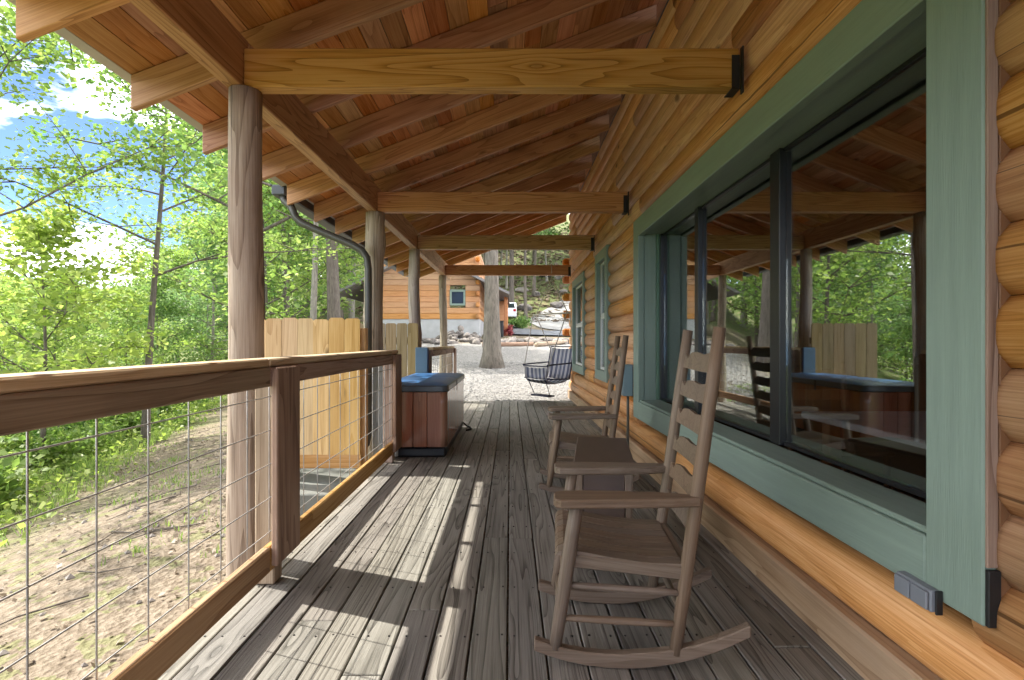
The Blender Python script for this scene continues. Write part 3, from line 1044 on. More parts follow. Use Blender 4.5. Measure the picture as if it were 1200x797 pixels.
abox('fence_post', (-2.1, 7.175, -0.4), (-2.01, 7.26, 1.3), M['picket_old'], fen2, 0.005, 'z')

# ------------------------------------------------------------------ hot tub
tub = thing('hot_tub', 'brown panelled hot tub under a blue cover at the deck edge', 'hot tub', (-0.94, 6.05, 0))
tx0, tx1, ty0, ty1 = -1.275, -0.61, 5.12, 7.02
abox('base', (tx0 + 0.015, ty0 + 0.02, 0.0), (tx1 - 0.015, ty1 - 0.02, 0.10), M['blackplastic'], tub, 0.02)
abox('inner_shell', (tx0 + 0.05, ty0 + 0.05, 0.101), (tx1 - 0.05, ty1 - 0.05, 0.62), M['blackplastic'], tub, 0.01)
n = 4
pw = (tx1 - tx0 - 0.12) / n
for q in range(n):
    a = tx0 + 0.06 + pw * q
    abox('side_panel', (a + 0.002, ty0 + 0.004, 0.102), (a + pw - 0.002, ty0 + 0.03, 0.635), M['tub'], tub, 0.004, 'z')
n = 11
pw = (ty1 - ty0 - 0.12) / n
for q in range(n):
    a = ty0 + 0.06 + pw * q
    abox('side_panel', (tx1 - 0.03, a + 0.002, 0.102), (tx1 - 0.004, a + pw - 0.002, 0.635), M['tub'], tub, 0.004, 'z')
for (cx_, cy_) in ((tx0 + 0.06, ty0 + 0.06), (tx1 - 0.06, ty0 + 0.06), (tx1 - 0.06, ty1 - 0.06)):
    rod('corner_panel', (cx_, cy_, 0.102), (cx_, cy_, 0.635), 0.057, 0.057, M['tub'], tub, 16)
# rounded rim and cover
def rounded(x0, x1, y0, y1, r, n=5):
    pts = []
    for (cx_, cy_, a0) in ((x1 - r, y1 - r, 0), (x0 + r, y1 - r, 90), (x0 + r, y0 + r, 180), (x1 - r, y0 + r, 270)):
        for i in range(n + 1):
            a = R(a0 + 90 * i / n)
            pts.append((cx_ + r * math.cos(a), cy_ + r * math.sin(a)))
    return pts
prism('rim', rounded(tx0 - 0.01, tx1 + 0.01, ty0 - 0.01, ty1 + 0.01, 0.08), 0.062, M['tubrim'], tub, Matrix.Translation((0, 0, 0.668)), 0.01)
# cover: slightly domed, two halves with a fold
V, F = [], []
m1, m2 = 13, 21
for j in range(m2):
    for i in range(m1):
        s, t = i / (m1 - 1), j / (m2 - 1)
        x_ = tx0 + 0.004 + (tx1 - tx0 - 0.008) * s; y_ = ty0 + 0.004 + (ty1 - ty0 - 0.008) * t
        ed = min(s, 1 - s, t, 1 - t)
        z_ = 0.70 + 0.026 * (1 - math.exp(-ed * 22)) + 0.008 * math.sin(7 * s + 3 * t) * ed - 0.012 * math.exp(-((t - 0.5) / 0.02) ** 2)
        V.append((x_, y_, z_))
for j in range(m2 - 1):
    for i in range(m1 - 1):
        F.append((j * m1 + i, j * m1 + i + 1, (j + 1) * m1 + i + 1, (j + 1) * m1 + i))
link('cover', new_mesh('cover', V, F, M['bluecover'], True), tub)
abox('cover_strap', (tx1 + 0.011, 5.9, 0.58), (tx1 + 0.015, 5.94, 0.70), M['blackplastic'], tub, 0.001, 'z')
tag(tube('power_cord', [(-0.62, 6.98, 0.06), (-0.57, 6.99, 0.012), (-0.52, 6.9, 0.01), (-0.50, 6.75, 0.01), (-0.55, 6.66, 0.012)], 0.011, M['rubber'], None, 6),
    'short black cord lying on the deck by the far corner of the hot tub', 'cord')
bp = thing('blue_panel', 'upright faded blue panel standing behind the hot tub beside the porch post', 'panel', (-1.19, 7.13, 0))
abox('sheet', (-1.27, 7.07, 0.0), (-1.105, 7.098, 1.05), M['bluepanel'], bp, 0.01, 'z')
abox('edge_strip', (-1.104, 7.075, 0.0), (-1.092, 7.095, 1.04), M['navy'], bp, 0.003, 'z')

# ------------------------------------------------------------------ rocking chairs
def make_rocker(label, group):
    t = thing('rocking_chair', label, 'rocking chair', (0, 0, 0), group)
    m = M['chair']
    hw = 0.225
    def px(z): return 0.17 + 0.145 * (z - 0.07) / 1.10
    for s in (-1, 1):
        # curved rocker runner, outlined in x-z and extruded across
        lo, hi = [], []
        for i in range(13):
            x_ = -0.318 + 0.728 * i / 12
            zb = (x_ + 0.045) ** 2 / (2 * 0.80)
            th = 0.052 - 0.012 * abs((i - 6) / 6)
            lo.append((x_, zb)); hi.append((x_, zb + th))
        prism('rocker', lo + hi[::-1], 0.036, m, t, Matrix.Translation((0, s * hw, 0)) @ Matrix.Rotation(math.pi / 2, 4, 'X'), 0.004)
        rod('front_leg', (-0.245, s * hw, 0.055), (-0.170, s * (hw + 0.012), 0.563), 0.021, 0.023, m, t, 12, 0.12)
        rod('back_post', (0.165, s * hw, 0.055), (px(1.17), s * (hw - 0.005), 1.17), 0.021, 0.021, m, t, 12, 0.12)
        # arm: wide and rounded in front, narrow at the post
        y = s * (hw + 0.012)
        pts = [(-0.250, -0.035), (-0.243, -0.055), (-0.225, -0.066), (-0.16, -0.070), (0.02, -0.064), (0.15, -0.050), (0.245, -0.022),
               (0.245, 0.020), (0.15, 0.032), (0.02, 0.042), (-0.16, 0.052), (-0.225, 0.054), (-0.243, 0.044), (-0.250, 0.025)]
        if s < 0: pts = [(a, -b) for a, b in pts][::-1]
        prism('arm', pts, 0.031, m, t, Matrix.Translation((0, y, 0.577)) @ Matrix.Rotation(R(-1.0), 4, 'Y'), 0.005)
        rod('stretcher', (-0.222, s * hw, 0.16), (0.182, s * hw, 0.155), 0.011, 0.011, m, t, 8, 0.25)
        rod('stretcher', (-0.205, s * hw, 0.275), (0.20, s * hw, 0.262), 0.011, 0.011, m, t, 8, 0.25)
        board('seat_rail', (-0.20, s * (hw - 0.005), 0.362), (0.212, s * (hw - 0.005), 0.33), 0.026, 0.045, m, t)
    rod('stretcher', (-0.232, -hw, 0.115), (-0.232, hw, 0.115), 0.011, 0.011, m, t, 8, 0.25)
    rod('stretcher', (-0.212, -hw, 0.235), (-0.212, hw, 0.235), 0.011, 0.011, m, t, 8, 0.25)
    rod('stretcher', (0.185, -hw, 0.20), (0.185, hw, 0.20), 0.011, 0.011, m, t, 8, 0.25)
    board('seat_rail', (-0.198, -hw + 0.01, 0.366), (-0.198, hw - 0.01, 0.366), 0.03, 0.045, m, t)
    board('seat_rail', (0.205, -hw + 0.01, 0.334), (0.205, hw - 0.01, 0.334), 0.03, 0.045, m, t)
    # contoured seat slats, running front to back
    ns = 7
    sw = (2 * hw + 0.01) / ns
    prof = [(-0.246, 0.372), (-0.236, 0.388), (-0.215, 0.397), (-0.15, 0.392), (-0.04, 0.374), (0.08, 0.362), (0.19, 0.362)]
    V, F = [], []
    for i, (x_, z_) in enumerate(prof):
        for (yy_, zz_) in ((-sw / 2 + 0.003, z_), (sw / 2 - 0.003, z_), (sw / 2 - 0.003, z_ - 0.014), (-sw / 2 + 0.003, z_ - 0.014)):
            V.append((x_, yy_, zz_))
    for i in range(len(prof) - 1):
        for j in range(4):
            a, b = i * 4 + j, i * 4 + (j + 1) % 4
            F.append((a, b, b + 4, a + 4))
    F.append((3, 2, 1, 0)); e = (len(prof) - 1) * 4; F.append((e, e + 1, e + 2, e + 3))
    sme = new_mesh('seat_slat', V, F, m)
    for q in range(ns):
        link('seat_slat', sme, t, Matrix.Translation((0, -hw - 0.005 + sw * (q + 0.5), 0)))
    # ladder back: shaped slats
    b_ = hw - 0.006
    top = [(-b_, 0.026), (-b_ * .88, 0.027), (-b_ * .78, 0.008), (-b_ * .66, 0.034), (-b_ * .4, 0.038), (0, 0.030), (b_ * .4, 0.038), (b_ * .66, 0.034), (b_ * .78, 0.008),
           (b_ * .88, 0.027), (b_, 0.026)]
    bot = [(a, -0.030 - 0.006 * math.cos(a / b_ * 1.57)) for a, _ in top]
    V, F = [], []
    n_ = len(top)
    for side in (0.007, -0.007):
        for (yy_, zz_) in top:
            V.append((0.024 * (1 - (yy_ / b_) ** 2) + side, yy_, zz_))
        for (yy_, zz_) in bot:
            V.append((0.024 * (1 - (yy_ / b_) ** 2) + side, yy_, zz_))
    for i in range(n_ - 1):
        F.append((i, i + 1, n_ + i + 1, n_ + i))
        F.append((2 * n_ + i + 1, 2 * n_ + i, 3 * n_ + i, 3 * n_ + i + 1))
        F.append((i + 1, i, 2 * n_ + i, 2 * n_ + i + 1))
        F.append((n_ + i, n_ + i + 1, 3 * n_ + i + 1, 3 * n_ + i))
    bme = new_mesh('back_slat', V, F, m)
    for q in range(6):
        z = 0.475 + 0.114 * q
        link('back_slat', bme, t, Matrix.Translation((px(z), 0, z)) @ Matrix.Rotation(R(8.8), 4, 'Y'))
    return t


chairs = 'brown rocking chairs on the porch'
rc = make_rocker('brown ladder-back rocking chair in front of the big window, nearest the camera', chairs)
rc.location = (0.420, 2.05, 0.0)
rc.rotation_euler = (0, 0, R(-5))
rc2 = copy_thing(rc, (0.545, 4.10, 0.0), R(-4))
rc2['label'] = 'brown rocking chair farther down the porch, beyond the small table'

# ------------------------------------------------------------------ side table
st_ = thing('side_table', 'small dark brown wooden side table between the two rocking chairs', 'table', (0, 0, 0))
hx_, hy_ = 0.150, 0.36
abox('table_top', (-hx_, -hy_, 0.500), (hx_, hy_, 0.526), M['table'], st_, 0.005, 'y')
for sx in (-1, 1):
    for sy in (-1, 1):
        pts = [(-0.2495, -0.008), (-0.2495, 0.008), (0.2495, 0.022), (0.2495, -0.022)]
        o = prism('leg', pts, 0.036, M['chair'], st_, frame((sx * (hx_ - 0.028), sy * (hy_ - 0.028), 0.0), (sx * (hx_ - 0.028), sy * (hy_ - 0.028), 0.499), (0, 1, 0)), 0.004)
abox('apron', (-hx_ + 0.048, -hy_ + 0.016, 0.18), (hx_ - 0.048, -hy_ + 0.034, 0.499), M['table'], st_, 0.003)
abox('apron', (-hx_ + 0.048, hy_ - 0.034, 0.18), (hx_ - 0.048, hy_ - 0.016, 0.499), M['table'], st_, 0.003)
abox('apron', (-hx_ + 0.016, -hy_ + 0.05, 0.18), (-hx_ + 0.034, hy_ - 0.05, 0.499), M['table'], st_, 0.003, 'y')
abox('apron', (hx_ - 0.034, -hy_ + 0.05, 0.18), (hx_ - 0.016, hy_ - 0.05, 0.499), M['table'], st_, 0.003, 'y')
abox('shelf', (-hx_ + 0.036, -hy_ + 0.036, 0.20), (hx_ - 0.036, hy_ - 0.036, 0.215), M['table'], st_, 0.002, 'y')
st_.location = (0.515, 2.95, 0)
st_.rotation_euler = (0, 0, R(-9))

# ------------------------------------------------------------------ hanging chair
hc = thing('hanging_chair', 'striped navy and grey hanging chair with footrest at the far end of the porch', 'hanging chair', (0, 0, 0))
# local frame: seat faces -x, width along y
def sling(name, prof, hw, mat, thick=0.012):
    V, F = [], []
    for (x_, z_) in prof:
        for q in range(7):
            y_ = -hw + 2 * hw * q / 6
            sag = 0.025 * (1 - (y_ / hw) ** 2)
            V.append((x_ + sag * 0.6, y_, z_ - sag))
    m = 7; n_ = len(prof)
    for i in range(n_ - 1):
        for j in range(m - 1):
            F.append((i * m + j, i * m + j + 1, (i + 1) * m + j + 1, (i + 1) * m + j))
    off = len(V)
    V += [(a + thick * 0.6, b, c_ - thick) for a, b, c_ in V]
    F += [tuple(off + q for q in reversed(f)) for f in F]
    for i in range(n_ - 1):
        for j in (0, m - 1):
            a, b = i * m + j, (i + 1) * m + j
            F.append((a, b, b + off, a + off))
    for j in range(m - 1):
        F.append((j, j + 1, off + j + 1, off + j)); e = (n_ - 1) * m
        F.append((e + j + 1, e + j, off + e + j, off + e + j + 1))
    return link(name, new_mesh(name, V, F, mat, True), hc)
HWC = 0.27
sling('backrest', [(0.14, 0.40), (0.17, 0.50), (0.20, 0.65), (0.23, 0.82), (0.26, 0.98)], HWC, M['stripe'])
sling('seat', [(-0.34, 0.40), (-0.30, 0.345), (-0.15, 0.315), (0.02, 0.335), (0.135, 0.385)], HWC, M['stripe'])
sling('front_flap', [(-0.36, 0.62), (-0.355, 0.52), (-0.345, 0.42)], HWC, M['stripe'])
for s in (-1, 1):
    rod('armrest', (-0.37, s * 0.30, 0.66), (0.22, s * 0.30, 0.69), 0.014, 0.014, M['navy'], hc)
    rod('side_bar', (0.13, s * 0.285, 0.38), (0.265, s * 0.285, 1.0), 0.011, 0.011, M['navy'], hc)
    rod('side_bar', (-0.35, s * 0.285, 0.40), (0.13, s * 0.285, 0.38), 0.011, 0.011, M['navy'], hc)
    rod('footrest_strap', (-0.33, s * 0.22, 0.36), (-0.20, s * 0.19, 0.085), 0.007, 0.007, M['navy'], hc, 6)
    rod('rope', (-0.36, s * 0.30, 0.66), (-0.02, s * 0.42, 1.63), 0.008, 0.008, M['rope'], hc, 6)
    rod('rope', (0.25, s * 0.29, 0.98), (0.0, s * 0.42, 1.63), 0.008, 0.008, M['rope'], hc, 6)
    rod('rope', (0.0, s * 0.42, 1.655), (0.0, 0.0, 2.28), 0.008, 0.008, M['rope'], hc, 6)
rod('top_bar', (0.265, -0.29, 1.0), (0.265, 0.29, 1.0), 0.012, 0.012, M['navy'], hc)
rod('front_bar', (-0.36, -0.30, 0.635), (-0.36, 0.30, 0.635), 0.012, 0.012, M['navy'], hc)
rod('spreader_bar', (0.0, -0.45, 1.64), (0.0, 0.45, 1.64), 0.016, 0.016, M['rope'], hc)
board('footrest', (-0.20, -0.22, 0.07), (-0.20, 0.22, 0.07), 0.14, 0.03, M['navy'], hc)
tube('hanging_rope', [(0, 0, 2.27), (0, 0.0, 2.40), (0.0, -0.055, 2.44), (0, -0.055, 2.60), (0, 0.0, 2.625), (0, 0.053, 2.60), (0, 0.053, 2.43), (0, 0, 2.39)], 0.010, M['rope'], hc, 6)
hc.location = (0.80, 10.30, 0.03)
hc.rotation_euler = (0, 0, 0)
# only the chair body turns; the rope loop stays square to the beam
for ch in hc.children:
    if not ch.name.startswith('hanging_rope'):
        ch.matrix_basis = Matrix.Diagonal((1.16, 1.16, 1, 1)) @ Matrix.Rotation(R(38), 4, 'Z') @ ch.matrix_basis

# ------------------------------------------------------------------ small fittings on the wall
jb = thing('junction_box', 'blue-grey electrical box on the log wall below the window corner', 'electrical box', (1.15, 5.15, 0.75))
abox('box_body', (1.085, 5.075, 0.60), (1.178, 5.24, 0.905), M['boxblue'], jb, 0.006, 'z')
abox('box_cover', (1.078, 5.082, 0.615), (1.0835, 5.233, 0.893), M['boxblue'], jb, 0.003, 'z')
rod('conduit', (1.145, 5.15, 0.0), (1.145, 5.15, 0.599), 0.014, 0.014, M['bronze'], jb, 8)
ou = thing('outlet', 'grey weatherproof outlet cover on the bottom log under the green trim', 'outlet', (1.15, 1.51, 0.37))
abox('cover_plate', (1.148, 1.445, 0.380), (1.1775, 1.577, 0.440), M['outlet'], ou, 0.004, 'y')
abox('flap', (1.139, 1.450, 0.385), (1.1475, 1.509, 0.435), M['outlet'], ou, 0.003, 'y')
abox('flap', (1.139, 1.514, 0.385), (1.1475, 1.572, 0.435), M['outlet'], ou, 0.003, 'y')
abox('gasket', (1.158, 1.438, 0.376), (1.1775, 1.4445, 0.442), M['blackplastic'], ou, 0.002, 'z')

# ------------------------------------------------------------------ dining set seen faintly through the glass
dt = thing('dining_table', 'pale topped dining table inside the cabin behind the window', 'table', (2.1, 2.2, 0))
abox('table_top', (1.62, 1.35, 0.70), (2.62, 2.95, 0.735), M['tabletop'], dt, 0.006, 'y')
for x_ in (1.70, 2.48):
    for y_ in (1.42, 2.82):
        abox('leg', (x_, y_, 0.001), (x_ + 0.07, y_ + 0.07, 0.699), M['inwood'], dt, 0.006, 'z')
def dining_chair(label, loc, rz):
    t = thing('dining_chair', label, 'chair', (0, 0, 0), 'dining chairs behind the window')
    abox('seat', (-0.22, -0.22, 0.43), (0.22, 0.22, 0.46), M['inwood'], t, 0.008)
    for a in (-0.19, 0.19):
        rod('leg', (-0.19, a, 0.001), (-0.18, a, 0.429), 0.017, 0.021, M['inwood'], t, 8)
        rod('back_post', (0.19, a, 0.001), (0.24, a, 0.98), 0.018, 0.018, M['inwood'], t, 8)
    for z in (0.62, 0.76, 0.90):
        board('back_slat', (0.225, -0.18, z), (0.225, 0.18, z), 0.018, 0.07, M['inwood'], t)
    t.location = loc; t.rotation_euler = (0, 0, rz)
    return t
d1 = dining_chair('wooden dining chair at the far end of the indoor table', (2.1, 3.4, 0.001), R(90))
d2 = copy_thing(d1, (2.95, 2.1, 0.001), R(0)); d2['label'] = 'wooden dining chair at the inner side of the indoor table'

# ------------------------------------------------------------------ vegetation
def leaf_quads(P, size, rng, flat=0.5, var=0.5):
    """one folded diamond leaf per point"""
    n = len(P)
    az = rng.uniform(0, 2 * np.pi, n)
    el = rng.normal(-0.25, flat, n)
    d = np.stack([np.cos(az) * np.cos(el), np.sin(az) * np.cos(el), np.sin(el)], 1)
    up = np.stack([rng.normal(0, flat, n), rng.normal(0, flat, n), np.ones(n)], 1)
    s = np.cross(d, up); s /= np.linalg.norm(s, axis=1)[:, None] + 1e-9
    nn = np.cross(s, d)
    L = size * rng.uniform(1 - var, 1 + var, n)
    Wd = L * rng.uniform(0.30, 0.46, n)
    L = L[:, None]; Wd = Wd[:, None]
    a = P - d * L * 0.5
    c = P + d * L * 0.5
    m = P - d * L * 0.02 + nn * L * 0.06
    return np.stack([a, m + s * Wd, c, m - s * Wd], 1)


def build_tree(seed, H, r, base, spread, nlimb, leaves, leaf, lean=(0, 0), clump=0.45, conic=0.3, up=0.25):
    """returns branch geometry (V,F) and leaf centre points, root at the origin"""
    rn = random.Random(seed); rg = np.random.default_rng(seed)
    V, F = [], []
    m = 9
    wob = [rn.uniform(-1, 1) for _ in range(8)]
    def trunk(t):
        return Vector((lean[0] * H * t + 0.02 * H * (wob[0] * math.sin(3 * t + wob[1]) - wob[0] * math.sin(wob[1])),
                       lean[1] * H * t + 0.02 * H * (wob[2] * math.sin(3.5 * t + wob[3]) - wob[2] * math.sin(wob[3])), H * t))
    tp = [trunk(i / (m - 1)) for i in range(m)]
    tr = [r * (1.0 - 0.88 * i / (m - 1)) for i in range(m)]
    tp.insert(1, trunk(0.03)); tr[0] = r * 1.75; tr.insert(1, r * 1.12)
    tp[0] = tp[0] - Vector((0, 0, 0.35)); tr[0] = r * 1.9
    tube_geo(tp, tr, 10, V, F)
    tips = []
    for q in range(nlimb):
        t = base + (0.97 - base) * (q + rn.uniform(0.1, 0.9)) / nlimb
        p = trunk(t)
        a = q * 2.4 + rn.uniform(-0.5, 0.5)
        frac = (t - base) / (1 - base)
        L = spread * ((1 - frac) ** 0.6 * (1 - conic) + conic * (1 - frac) + 0.15) * rn.uniform(0.75, 1.2)
        d = Vector((math.cos(a), math.sin(a), up + rn.uniform(-0.15, 0.3) + 0.6 * frac)).normalized()
        pts = [p]
        for s in range(4):
            d = (d + Vector((rn.uniform(-.25, .25), rn.uniform(-.25, .25), rn.uniform(-.16, .16)))).normalized()
            pts.append(pts[-1] + d * L / 4)
        r0 = max(0.012, r * (1 - 0.88 * t) * 0.55)
        tube_geo(pts, [r0 * (1 - 0.2 * s) for s in range(5)], 5, V, F, cap=False)
        for s in range(1, 5):
            for w in range(2 if s < 4 else 3):
                aa = rn.uniform(0, 6.28)
                dd = (d * 0.6 + Vector((math.cos(aa), math.sin(aa), rn.uniform(-0.3, 0.5)))).normalized()
                l2 = L * rn.uniform(0.16, 0.34)
                q0 = pts[s]; q1 = q0 + dd * l2 * 0.5 + Vector((0, 0, rn.uniform(-.05, .05))); q2 = q0 + dd * l2
                tube_geo([q0, q1, q2], [r0 * 0.35 + 0.003, r0 * 0.22 + 0.003, 0.003], 4, V, F, cap=False)
                tips += [q1, q2]
    tips = np.array([tuple(t_) for t_ in tips])
    idx = rg.integers(0, len(tips), leaves)
    wgt = rg.normal(0, 1, (leaves, 3)) * np.array([clump, clump, clump * 0.55])
    return V, F, tips[idx] + wgt


def in_light_lane(P):
    """points whose shadow would land on the sunny part of the deck"""
    x0 = P[:, 0] + SX * P[:, 2]; y0 = P[:, 1] - SY * P[:, 2]
    a = (x0 > -1.5) & (x0 < 0.1) & (y0 > -2.5) & (y0 < 3.6)
    b = (x0 > -1.6) & (x0 < 3.2) & (y0 > 8.7) & (y0 < 14.5)
    return a | b


def tree(name, label, loc, seed, leafm, barkm, group=None, **kw):
    leaf = kw['leaf']
    V, F, P = build_tree(seed, **kw)
    rg = np.random.default_rng(seed + 5)
    L = np.array(loc)
    W_ = P + L
    keep = ~in_light_lane(W_) & (W_[:, 2] > ground_z(W_[:, 0], W_[:, 1]) + 0.2)
    P = P[keep]
    # keep leaves out of the porch itself
    W_ = P + L
    inside = (W_[:, 0] > -2.4) & (W_[:, 2] < 4.6) & (W_[:, 1] < 11.6)
    P = P[~inside]
    t = thing(name, label, 'tree', loc, group)
    link('trunk', new_mesh('trunk', V, F, barkm, True), t, Matrix.Translation(loc))
    link('crown', quads_mesh('crown', leaf_quads(P, leaf, rg), leafm), t, Matrix.Translation(loc))
    return t


def gz_at(x, y): return float(ground_z(x, y))


def L3(x, y): return (x, y, gz_at(x, y))


# the named trees, each where its trunk shows in the photograph
tree('oak_tree', 'large dark trunked tree right behind the first round porch post', L3(-2.50, 5.2), 21, M['leaf_b'], M['bark_dark'],
     H=13.5, r=0.145, base=0.33, spread=3.6, nlimb=13, leaves=4500, leaf=0.13, clump=0.3, lean=(0.0, 0.0))
tree('young_tree', 'slim straight tree beyond the railing left of the porch post', L3(-8.0, 11.6), 22, M['leaf_a'], M['bark_dark'],
     H=9.8, r=0.085, base=0.34, spread=3.2, nlimb=13, leaves=8500, leaf=0.10, clump=0.26)
tree('young_tree', 'thin leaning sapling low beyond the railing at the left edge', L3(-8.7, 9.8), 23, M['leaf_y'], M['bark_dark'],
     H=4.6, r=0.05, base=0.22, spread=2.0, nlimb=12, leaves=3600, leaf=0.13, clump=0.25)
tree('maple_tree', 'bright leafy tree spreading against the sky at upper left', L3(-8.6, 8.0), 24, M['leaf_a'], M['bark_dark'],
     H=8.2, r=0.075, base=0.5, spread=3.4, nlimb=13, leaves=8000, leaf=0.095, clump=0.24, up=0.15)
tree('maple_tree', 'leafy tree with a long low bough beside the porch post', L3(-4.95, 10.0), 25, M['leaf_b'], M['bark_dark'],
     H=9.0, r=0.11, base=0.42, spread=3.2, nlimb=13, leaves=8500, leaf=0.10, clump=0.26, up=0.1)
tree('oak_tree', 'thick leaning trunk beyond the yellow fence left of the downspout', L3(-6.1, 18.5), 26, M['leaf_b'], M['bark_dark'],
     H=16, r=0.25, base=0.42, spread=4.2, nlimb=13, leaves=9000, leaf=0.22, lean=(-0.05, 0))
tree('oak_tree', 'pale slender trunk just left of the leaning one behind the fence', L3(-6.9, 18.3), 27, M['leaf_c'], M['bark_pale'],
     H=15, r=0.13, base=0.45, spread=3.4, nlimb=12, leaves=7000, leaf=0.22)
tree('pine_tree', 'dark thin trunk farther left behind the yellow fence', L3(-9.6, 23), 28, M['leaf_c'], M['bark_dark'],
     H=15, r=0.14, base=0.42, spread=3.4, nlimb=12, leaves=7000, leaf=0.24)
tree('oak_tree', 'stout pale grey trunk standing alone in the gravel yard', L3(-0.55, 16.0), 29, M['leaf_b'], bark('brown_grey_bark', (0.06, 0.053, 0.045), (0.235, 0.21, 0.175)),
     H=15, r=0.265, base=0.46, spread=4.5, nlimb=12, leaves=9000, leaf=0.24, lean=(-0.012, 0))
tree('oak_tree', 'dark straight trunk beside the neighbouring roof on the hillside', L3(0.1, 47), 30, M['leaf_c'], M['bark_dark'],
     H=20, r=0.26, base=0.5, spread=4.8, nlimb=12, leaves=6000, leaf=0.34)

# woodland: prototypes, then copies of thing and parts
def proto(name, label, seed, leafm, barkm, group, **kw):
    V, F, P = build_tree(seed, **kw)
    rg = np.random.default_rng(seed + 5)
    t = thing(name, label, 'tree', (0, 0, 0), group)
    link('trunk', new_mesh('trunk', V, F, barkm, True), t)
    link('crown', quads_mesh('crown', leaf_quads(P, kw['leaf'], rg), leafm), t)
    return t


GW = 'trees of the wood beyond the railing'
LW = 'green leafy tree in the wood beyond the railing'
GH = 'trees on the hillside above the road'
LH = 'tall thin trunked tree on the hillside above the road'
protos = [
    proto('woodland_tree', LW, 41, M['leaf_a'], M['bark_dark'], GW, H=8.0, r=0.09, base=0.12, spread=3.3, nlimb=15, leaves=9500, leaf=0.135, clump=0.34),
    proto('woodland_tree', LW, 42, M['leaf_y'], M['bark_dark'], GW, H=7.0, r=0.07, base=0.10, spread=3.0, nlimb=14, leaves=9500, leaf=0.135, clump=0.34),
    proto('woodland_tree', LW, 43, M['leaf_b'], M['bark_dark'], GW, H=10.0, r=0.11, base=0.2, spread=3.5, nlimb=15, leaves=9000, leaf=0.155, clump=0.38),
    proto('woodland_tree', LW, 44, M['leaf_c'], M['bark_pale'], GW, H=12.0, r=0.13, base=0.25, spread=3.7, nlimb=15, leaves=8500, leaf=0.18, clump=0.42),
]
hproto = [
    proto('hillside_tree', LH, 51, M['leaf_c'], M['bark_dark'], GH, H=17.0, r=0.18, base=0.42, spread=3.8, nlimb=13, leaves=4200, leaf=0.34, clump=0.55),
    proto('hillside_tree', LH, 52, M['leaf_b'], M['bark_pale'], GH, H=14.0, r=0.16, base=0.3, spread=3.8, nlimb=13, leaves=4200, leaf=0.34, clump=0.55),
]
rw = random.Random(77)
spots = []
def far_enough(x, y, d):
    return all((x - a) ** 2 + (y - b) ** 2 > d * d for a, b in spots)
used = set()
def put(protos_, x, y, which, s):
    o = protos_[which]
    loc = (x, y, gz_at(x, y) - 0.1)
    if o.name not in used:
        used.add(o.name); o.location = loc; o.scale = (s, s, s); o.rotation_euler = (0, 0, rw.uniform(0, 6.28)); return o
    return copy_thing(o, loc, rw.uniform(0, 6.28), s)
LOOK = {0: 'spring-green low-branched tree', 1: 'short yellow-green tree',
        2: 'tall deep green tree', 3: 'tall pale-trunked green tree', 4: 'tall thin dark-trunked tree', 5: 'tall pale-trunked hillside tree'}


def where(x, y):
    px = 598 + 620 * x / y
    if y > 40 and px > 560:
        side = 'right of the grey yard tree' if px > 610 else 'behind the grey yard tree'
        if px > 660: side = 'past the far wall corner'
        return side + (' low on the hillside' if y < 58 else ' halfway up the hillside' if y < 72 else ' high on the hillside')
    if px < 0: side = 'beyond the left edge of the view'
    elif px < 70: side = 'at the far left above the railing'
    elif px < 135: side = 'left of the slim trunk above the railing'
    elif px < 200: side = 'around the slim trunk beyond the railing'
    elif px < 270: side = 'just left of the first porch post'
    elif px < 330: side = 'behind the first porch post'
    elif px < 430: side = 'over the yellow fence'
    else: side = 'behind the neighbouring cabin'
    return side + (', close by' if y < 16 else ', farther back' if y < 28 else ', deep in the wood' if y < 40 else ', on the distant slope')


tries = 0
while len(spots) < 64 and tries < 4000:
    tries += 1
    y = 10 + 42 * rw.random() ** 1.2
    ratio = rw.uniform(-1.35, -0.30)
    x = ratio * y
    if x > -9.5 or (y > 22 and x > -11) or x < -48:
        continue
    if not far_enough(x, y, 2.3 + 0.04 * y):
        continue
    zc = gz_at(x, y) + 5.5
    sx0, sy0 = x + SX * zc, y - SY * zc
    if -4.0 < sx0 < 2.5 and (6.5 < sy0 < 13.0 or sy0 < 5.0):
        continue                    # would stand between the sun and the porch floor
    spots.append((x, y))
    low = ratio < -0.72        # the wood drops away to the left
    which = rw.choice([0, 1, 1, 0, 2]) if low else rw.choice([0, 2, 2, 3, 3])
    # the crowns step up from the low valley wood on the left to tall trees behind the fence
    tan_top = float(np.interp(ratio, [-1.3, -0.72, -0.55, -0.42, -0.3], [0.10, 0.13, 0.24, 0.42, 0.52])) * rw.uniform(0.7, 1.12)
    s = (CAM_H + tan_top * y - gz_at(x, y)) / (8.0, 7.0, 10.0, 12.0)[which] / 1.04
    s = min(max(s, 0.45), 1.7)
    put(protos, x, y, which, s)['label'] = LOOK[which] + ' ' + where(x, y)
n0 = len(spots)
tries = 0
while len(spots) < n0 + 46 and tries < 4000:
    tries += 1
    y = rw.uniform(44, 88)
    x = rw.uniform(-26, 24)
    if abs(x - (2.0 + 0.1 * y)) < 4.0 and y < 54:
        continue
    if not far_enough(x, y, 3.2):
        continue
    spots.append((x, y))
    which = rw.choice([0, 0, 1])
    put(hproto, x, y, which, rw.uniform(0.75, 1.2))['label'] = LOOK[4 + which] + ' ' + where(x, y)


